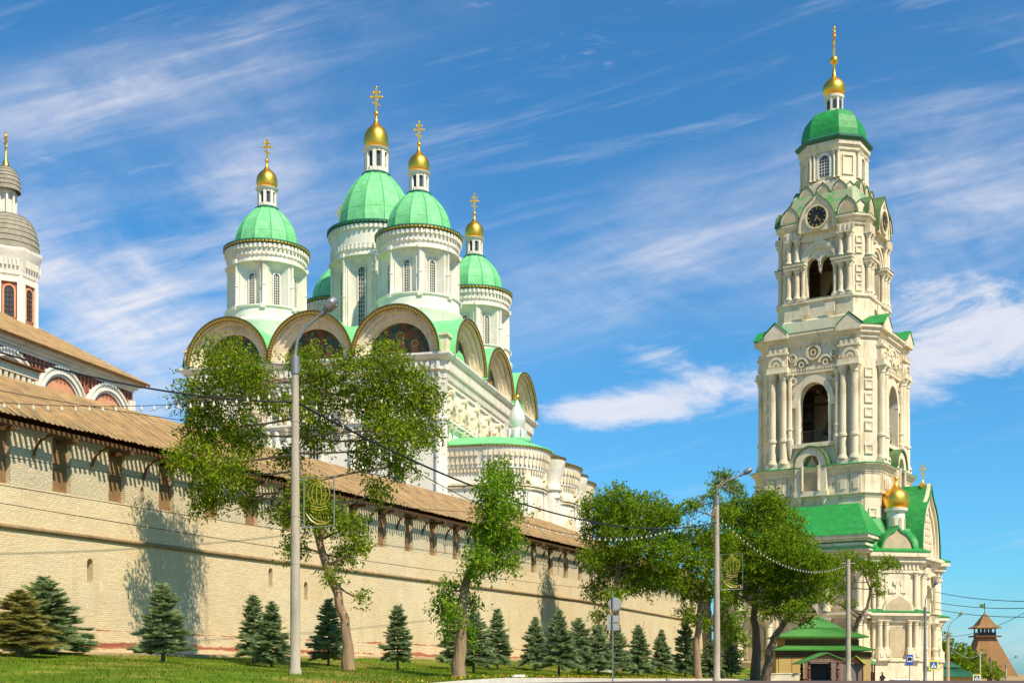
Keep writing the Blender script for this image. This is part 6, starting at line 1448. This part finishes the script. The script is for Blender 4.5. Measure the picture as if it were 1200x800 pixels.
cable((W3(-30, 584, 41), W3(700, 690, 90)), .25, .014, 'overhead_cable', 'lower of the two wires low across the whitewashed wall', 'cable')
for i, (ya, yb, lb) in enumerate(((693, 704, 'topmost wire right of the gate tower'), (705, 711, 'second wire right of the gate tower'), (713, 722, 'lowest wire right of the gate tower'))):
    cable((W3(1096, ya, 130), W3(1230, yb, 90)), .3, .03, 'overhead_cable', lb, 'cable')
cable((T5-Vector((0, 0, .3)), W3(1230, 700, 100)), .8, .025, 'overhead_cable', 'wire rising right from the far concrete lamp pole', 'cable')
cable((T5-Vector((0, 0, 1.0)), p6.location+Vector((0, 0, h6-.3))), 1.0, .03, 'string_lights', 'far string of lights drooping before the distant trees', 'string lights', 20)

# ------------------------------------------------------------------ kiosk and porch
def slab(m, pts, th):
    n = len(pts); m.add([tuple(p) for p in pts]+[(p[0], p[1], p[2]-th) for p in pts], [tuple(range(n)), tuple(range(2*n-1, n-1, -1))]+[(i, i+n, (i+1) % n+n, (i+1) % n) for i in range(n)])
def tierroof(m, hx, hy, z0, hx1, hy1, z1):
    m.loft([[(x, y, z) for x, y in rect(a, b)] for a, b, z in ((hx, hy, z0-.12), (hx+.02, hy+.02, z0), (hx1, hy1, z1))], True, False, True)
    n = int(hx*2/.3)
    for i in range(n):
        x = -hx+(i+.5)*2*hx/n; x1 = x*hx1/hx; m.tube([(x, -hy-.01, z0+.02), (x1, -hy1, z1+.02)], .03, 4, False)
YK = 119; kx, ky, kz = at(957, YK); kz = .45
ki = thing('kiosk', 'ochre kiosk with three-tier green pagoda roof under the gate tower', 'kiosk', (kx, ky, kz))
m = MB(); m.box(-4.3, 4.3, -2.6, 2.6, -1, 3.25); m.box(-3.3, 3.3, -2, 2, 3.3, 4.6); m.build('wall', 'tanwall', ki)
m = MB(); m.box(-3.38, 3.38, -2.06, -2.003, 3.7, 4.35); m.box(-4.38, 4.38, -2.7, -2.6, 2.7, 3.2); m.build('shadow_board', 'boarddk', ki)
for i, x in enumerate((-3.5, -2.3)): m = MB(); m.box(x-.56, x+.56, -2.66, -2.603, .2, 2.6); m.build('panel', 'tanwall', ki)
for x in (-.9, .9, 2.7): m = MB(); m.box(x-.85, x+.85, -2.66, -2.603, .1, 2.6); m.build('shutter', 'greyshut', ki)
for nm, a in (('lower_roof', (4.6, 3.1, 3.45, 3.2, 2.0, 3.85)), ('middle_roof', (4.1, 2.7, 4.65, 2.0, 1.3, 5.35)), ('top_roof', (1.95, 1.3, 5.5, .05, .05, 6.6))):
    m = MB(); tierroof(m, *a); m.build(nm, 'kgreen', ki)
m = MB(); m.box(-1.6, 1.6, -1.0, 1.0, 5.3, 5.5); m.build('roof_collar', 'boarddk', ki)
pc = thing('wooden_porch', 'red-brown carved timber porch with green gable roof before the kiosk', 'porch', (PX(963, 113), 113, .5))
m = MB()
for s in (-1, 1): slab(m, [(0, -1.9, 3.05), (s*2.35, -1.9, 2.1), (s*2.35, 1.5, 2.1), (0, 1.5, 3.05)][::s], .09)
m.build('gable_roof', 'kgreen', pc)
m = MB(); m.xz([(1.9, 1.95), (0, 2.85), (-1.9, 1.95), (-1.9, 2.2), (0, 2.98), (1.9, 2.2)][::-1], -1.75, -1.68) if False else None
for s in (-1, 1): m.tube([(s*2.2, -1.8, 2.08), (0, -1.8, 2.92)], .07, 6, False)
m.tube([(-1.6, -1.8, 2.2), (1.6, -1.8, 2.2)], .06, 6)
for i in range(7): x = -1.2+i*.4; m.tube([(x, -1.8, 2.2), (x*.6, -1.8, 2.85-abs(x)*.33)], .03, 5)
m.build('carved_bargeboard', 'redwood', pc)
for x in (-1.5, 1.0):
    for y in (-1.6, 1.2):
        m = MB(); m.lathe([(.16, -1), (.16, .5), (.22, .55), (.22, .65), (.12, .75), (.16, 1.1), (.12, 1.5), (.2, 1.6), (.12, 1.7), (.12, 2.2)], (x, y), 10); m.build('turned_post', 'redwood', pc)
for z in (.35, .7):
    m = MB(); m.tube([(-1.5, -1.6, z), (-1.5, 1.2, z)], .05, 5); m.build('rail', 'redwood', pc)
m = MB(); m.box(-.9, .9, 1.3, 1.5, -1, 2.1); m.build('doorway', 'black', pc)
for i, (px, lb) in enumerate(((1006, 'first small gabled stall roof right of the plain pole, bright yellow-green'), (1017, 'middle small gabled stall of the row by the tower'), (1025, 'last small gabled stall of the row, nearest the bus stop sign'))):
    st = thing('market_stall', lb, 'stall', (PX(px, 117), 117+i*1.5, .45), -.5, 'small gabled stalls beside the kiosk')
    m = MB()
    for s in (-1, 1): slab(m, [(0, -1.1, 2.9), (s*.75, -1.1, 2.2), (s*.75, 1.1, 2.2), (0, 1.1, 2.9)][::s], .06)
    m.build('gable_roof', 'kgreen2' if i < 1 else 'kgreen', st)
    m = MB(); m.xz([(.7, 2.15), (0, 2.82), (-.7, 2.15)], -1.05, -1.0); m.build('gable_board', 'redwood', st)
    for x in (-.6, .6):
        for y in (-.95, .95): m = MB(); m.box(x-.06, x+.06, y-.06, y+.06, -1, 2.25); m.build('post', 'redwood', st)
    m = MB(); m.box(-.6, .6, .8, .9, -1, 1.4); m.build('counter', 'black', st)
lw = thing('low_wall', 'low pale plastered wall in front of the ochre kiosk panels', 'wall', (PX(915, 112), 112, .9)); m = MB(); m.box(-1.6, 1.6, -.15, .15, -1, .75); m.build('wall', 'whitetower', lw); m = MB(); m.box(-1.7, 1.7, -.2, .2, .75, .85); m.build('coping', 'whitetower', lw)

# ------------------------------------------------------------------ wooden watch tower far right
YW = 300; wx = PX(1154, YW)
wt = thing('wooden_tower', 'brown board-clad fortress tower with tent roof, lookout and flag', 'tower', (wx, YW, -1))
m = MB(); hw0, hd0, hw1, hd1 = 8.4, 5.0, 1.9, 1.7; z0, z1 = -2.0, 11.4
m.loft([[(-hw0*.85+1.0, -hd0, z0), (hw0, -hd0, z0), (hw0, hd0, z0), (-hw0*.85+1.0, hd0, z0)], [(-hw1, -hd1, z1), (hw1, -hd1, z1), (hw1, hd1, z1), (-hw1, hd1, z1)]], True, False, True); m.build('tent_roof', 'tent', wt)
m = MB(); m.box(-3.0, 3.0, -2.6, 2.6, 11.4, 11.7); m.build('lower_eave', 'boarddk', wt)
m = MB(); m.box(-2.0, 2.0, -1.8, 1.8, 11.7, 12.5)
for x in (-1.8, -.9, 0, .9, 1.8):
    for y in (-1.7, 1.7): m.box(x-.13, x+.13, y-.13, y+.13, 12.5, 13.4)
m.build('lookout', 'black', wt)
m = MB(); m.loft([[(x, y, z) for x, y in rect(a, a)] for a, z in ((2.9, 13.4), (2.9, 13.6), (2.0, 14.1), (.15, 17.0))], True, True, True); m.build('spire_roof', 'tent', wt)
m = MB(); m.tube([(0, 0, 16.9), (0, 0, 19.4)], .08, 6); m.build('flagpole', 'iron', wt)
m = MB(); m.add([(0, -.02, 18.3), (-1.2, -.02, 18.35), (-1.2, -.02, 19.1), (0, -.02, 19.2), (0, .02, 18.3), (-1.2, .02, 18.35), (-1.2, .02, 19.1), (0, .02, 19.2)], [(0, 3, 2, 1), (4, 5, 6, 7), (0, 1, 5, 4), (1, 2, 6, 5), (2, 3, 7, 6), (3, 0, 4, 7)]); m.build('flag', 'greenedge', wt)
mk = thing('market_pavilion', 'low pavilion with dark green hipped roofs under the far trees', 'pavilion', (PX(1108, 180), 180, -.6))
m = MB(); m.box(-3.4, 3.4, -2, 2, -1, 2.0); m.build('wall', 'tanwall', mk)
m = MB(); tierroof(m, 4.2, 2.8, 2.0, 1.6, 1.0, 3.1); tierroof(m, 1.8, 1.2, 3.3, .1, .1, 4.3); m.box(-1.2, 1.2, -.8, .8, 3.0, 3.35); m.build('roof', 'greendark', mk)

# ------------------------------------------------------------------ signs
def sign_pole(px, Y, label, name='road_sign', top=None):
    b = at(px, Y); r_ = thing(name, label, 'sign', b); return r_, b[2]
r_, z_ = sign_pole(718, 60, 'back of a round traffic sign with two square plates on a thin grey pole')
m = MB(); m.tube([(0, 0, -.3), (0, 0, PZ(693, 60)-z_)], .035, 8); m.build('pole', 'steel', r_)
zc = PZ(707, 60)-z_; m = MB(); m.ring(.11, zc, (.01, .01), (.31, .31), .05, .075, 24, 0, 2*PI); m.build('round_plate', 'signback', r_)
for py in (724.5, 734): zc = PZ(py, 60)-z_; m = MB(); m.box(-.27, .31, .05, .07, zc-.16, zc+.16); m.build('square_plate', 'signback', r_)
def person_icon(m, s=1, y0=-.03, y1=-.02, zc=0):
    m.ring(0, zc+.16*s, (.001, .001), (.035*s, .035*s), y0, y1, 8, 0, 2*PI)
    m.xz([(.03*s, zc+.1*s), (-.03*s, zc+.1*s), (-.02*s, zc-.02*s), (.03*s, zc-.02*s)], y0, y1)
    m.xz([(.02*s, zc-.02*s), (-.02*s, zc-.02*s), (-.09*s, zc-.16*s), (-.05*s, zc-.16*s)], y0, y1); m.xz([(.03*s, zc-.02*s), (-.0*s, zc-.02*s), (.05*s, zc-.16*s), (.09*s, zc-.16*s)], y0, y1)
    m.xz([(.03*s, zc+.09*s), (.0, zc+.07*s), (.08*s, zc-.0*s), (.1*s, zc+.01*s)], y0, y1)
for px, py, Y, lb in ((1094, 779, 95, 'yellow-bordered pedestrian crossing sign beside the tower corner'), (1144.5, 794, 125, 'smaller pedestrian crossing sign farther right, low by the road')):
    r_, z_ = sign_pole(px, Y, lb); zc = PZ(py, Y)-z_; h = .36
    m = MB(); m.tube([(0, .03, -.5), (0, .03, zc+.3)], .03, 6); m.build('pole', 'steel', r_)
    m = MB(); m.box(-h, h, -.01, .01, zc-h, zc+h); m.build('border', 'yellow', r_)
    m = MB(); m.box(-h*.72, h*.72, -.02, -.011, zc-h*.72, zc+h*.72); q = m.build('blue_field', 'bluesign', r_)
    m = MB(); m.xz([(.22, zc-.2), (0, zc+.2), (-.22, zc-.2)], -.028, -.021); m.build('triangle', 'whitesign', q)
    m = MB(); person_icon(m, .8, -.036, -.029, zc-.06); m.build('walker_symbol', 'black', q)
r_, z_ = sign_pole(1066, 100, 'blue bus stop sign on a thin pole in front of the gate tower'); zc = PZ(772.5, 100)-z_
m = MB(); m.tube([(0, .03, -.5), (0, .03, zc+.4)], .03, 6); m.build('pole', 'steel', r_)
m = MB(); m.box(-.27, .27, -.01, .01, zc-.4, zc+.4); b_ = m.build('plate', 'bluesign', r_)
m = MB(); m.box(-.2, .2, -.018, -.011, zc-.17, zc+.24); m.build('white_field', 'whitesign', b_)
m = MB(); m.box(-.16, .16, -.026, -.019, zc-.06, zc+.16); m.box(-.16, .1, -.026, -.0192, zc+.17, zc+.2); m.ring(-.09, zc-.09, (.001, .001), (.04, .04), -.026, -.019, 8, 0, 2*PI); m.ring(.09, zc-.09, (.001, .001), (.04, .04), -.026, -.019, 8, 0, 2*PI); m.build('bus_symbol', 'black', b_)

# ------------------------------------------------------------------ person and parked cars by the tower
def person(px, Y, label, zfeet):
    root = thing('person', label, 'person', (PX(px, Y), Y, zfeet), .3)
    me = bpy.data.meshes.new('body')
    J = [(0, 0, .95), (0, 0, 1.12), (0, 0, 1.38), (0, 0, 1.52), (0, -.01, 1.62), (0, -.01, 1.70), (.19, 0, 1.40), (.27, -.02, 1.14), (.16, -.20, 1.24), (.12, -.26, 1.30), (-.19, 0, 1.40), (-.25, .02, 1.12), (-.24, -.06, .88), (-.24, -.08, .80),
         (.10, 0, .88), (.12, -.06, .50), (.12, .02, .08), (.12, -.13, .04), (-.10, 0, .88), (-.13, .08, .50), (-.13, .14, .08), (-.13, .0, .04)]
    E_ = [(0, 1), (1, 2), (2, 3), (3, 4), (4, 5), (2, 6), (6, 7), (7, 8), (8, 9), (2, 10), (10, 11), (11, 12), (12, 13), (0, 14), (14, 15), (15, 16), (16, 17), (0, 18), (18, 19), (19, 20), (20, 21)]
    rad = [.16, .14, .16, .055, .085, .09, .065, .05, .035, .035, .065, .05, .035, .035, .10, .065, .045, .04, .10, .065, .045, .04]
    me.from_pydata(J, E_, []); o = bpy.data.objects.new('body', me); COL.objects.link(o); o.parent = root
    md = o.modifiers.new('skin', 'SKIN')
    for v, r_ in zip(me.skin_vertices[0].data, rad): v.radius = (r_, r_*.85)
    me.skin_vertices[0].data[0].use_root = True
    o.modifiers.new('sub', 'SUBSURF').levels = 1; me.materials.append(MT['cloth'])
    m = MB(); m.lathe([(max(.098*math.cos(a), .001), 1.665+.12*math.sin(a)) for a in np.linspace(-PI/2, PI/2, 9)], (0, -.015), 12); hd = m.build('head', 'skin', root)
    m = MB(); m.lathe([(.112*math.cos(a), 1.69+.11*math.sin(a)) for a in np.linspace(-.2, PI/2-.01, 7)], (0, .01), 12); m.build('hair', 'hair', root)
    m = MB()
    for i in range(4): m.tube([(.12+.018*(i-1.5), -.26, 1.30), (.12+.018*(i-1.5), -.30, 1.34), (.12+.016*(i-1.5), -.30, 1.38)], .009, 5)
    m.tube([(.09, -.25, 1.30), (.07, -.27, 1.34)], .01, 5); m.build('hand', 'skin', root)
    m = MB()
    for s in (-.035, .035): m.lathe([(.004, 1.675), (.012, 1.68), (.004, 1.685)], (s, -.11), 6)
    m.lathe([(.005, 1.62), (.014, 1.65), (.005, 1.67)], (0, -.118), 6); m.build('face', 'hair', hd)
    return root
person(1034, 118, 'person in dark clothes with one arm raised to the face, walking before the gate tower', PZ(787, 118)-1.78)
def car(px, Y, zr, rot, label, paint):
    root = thing('parked_car', label, 'car', (PX(px, Y), Y, zr), rot, 'cars parked by the gate tower')
    m = MB(); rings = []
    for x, zt, w_ in ((-2.1, .55, .7), (-2.05, .85, .82), (-1.3, .95, .86), (1.2, .95, .86), (1.9, .82, .84), (2.1, .55, .72)):
        rings.append([(x, -w_, .28), (x, w_, .28), (x, w_, zt*.85), (x, w_*.92, zt), (x, -w_*.92, zt), (x, -w_, zt*.85)])
    m.loft(rings, True, True, True, True); b = m.build('body', paint, root)
    m = MB(); m.loft([[(x, y, z) for x, y in p] for p, z in (([(-1.7, -.76), (.95, -.76), (.95, .76), (-1.7, .76)], .93), ([(-1.15, -.62), (.35, -.62), (.35, .62), (-1.15, .62)], 1.42))], True, False, False); m.build('windows', 'glass', root)
    m = MB(); m.loft([[(x, y, z) for x, y in p] for p, z in (([(-1.17, -.64), (.37, -.64), (.37, .64), (-1.17, .64)], 1.41), ([(-1.05, -.58), (.25, -.58), (.25, .58), (-1.05, .58)], 1.47))], True, True, True); m.build('roof', paint, root)
    for x in (-1.3, 1.3):
        for y in (-.8, .8):
            m = MB(); m.T = Matrix.Translation((x, y, .32)) @ Matrix.Rotation(R(90), 4, 'X'); m.lathe([(.02, -.1), (.3, -.1), (.32, -.06), (.32, .06), (.3, .1), (.02, .1)], (0, 0), 16); w_ = m.build('wheel', 'rubber', root)
            m = MB(); m.T = Matrix.Translation((x, y, .32)) @ Matrix.Rotation(R(90), 4, 'X'); m.lathe([(.02, -.11), (.18, -.11), (.2, -.10), (.2, .10), (.18, .11), (.02, .11)], (0, 0), 12); m.build('rim', 'silver', w_)
    for y in (-.6, .6): m = MB(); m.box(2.0, 2.09, y-.14, y+.14, .6, .74); m.build('headlight', 'bulb', root)
    return root
car(1059, 122, PZ(796, 122)-1.42, .1, 'white car by the bus stop sign, only its roof showing over the road crest', 'carwhite')
car(1072, 128, PZ(797, 128)-1.42, .1, 'grey car right of the bus stop sign, only its roof showing over the road crest', 'cardark')
# ------------------------------------------------------------------ small things on the lawn
b = at(607, 56); t_ = thing('manhole_box', 'small white utility lid lying in the grass right of the slim tree', 'lid', b, .3)
m = MB(); m.box(-.28, .28, -.16, .16, 0.02, .12); m.build('lid', 'whitesign', t_); m = MB(); m.box(-.32, .32, -.2, .2, -.1, .04); m.build('frame', 'kerb', t_)
b = at(691, 88); t_ = thing('concrete_block', 'low pale concrete block between the spruces at the wall foot', 'block', b, -.4)
m = MB(); m.box(-1.5, 1.5, -.4, .4, -.3, .55); m.build('block', 'kerb', t_); m = MB(); m.box(-1.56, 1.56, -.46, .46, .55, .63); m.build('cap', 'kerb', t_)
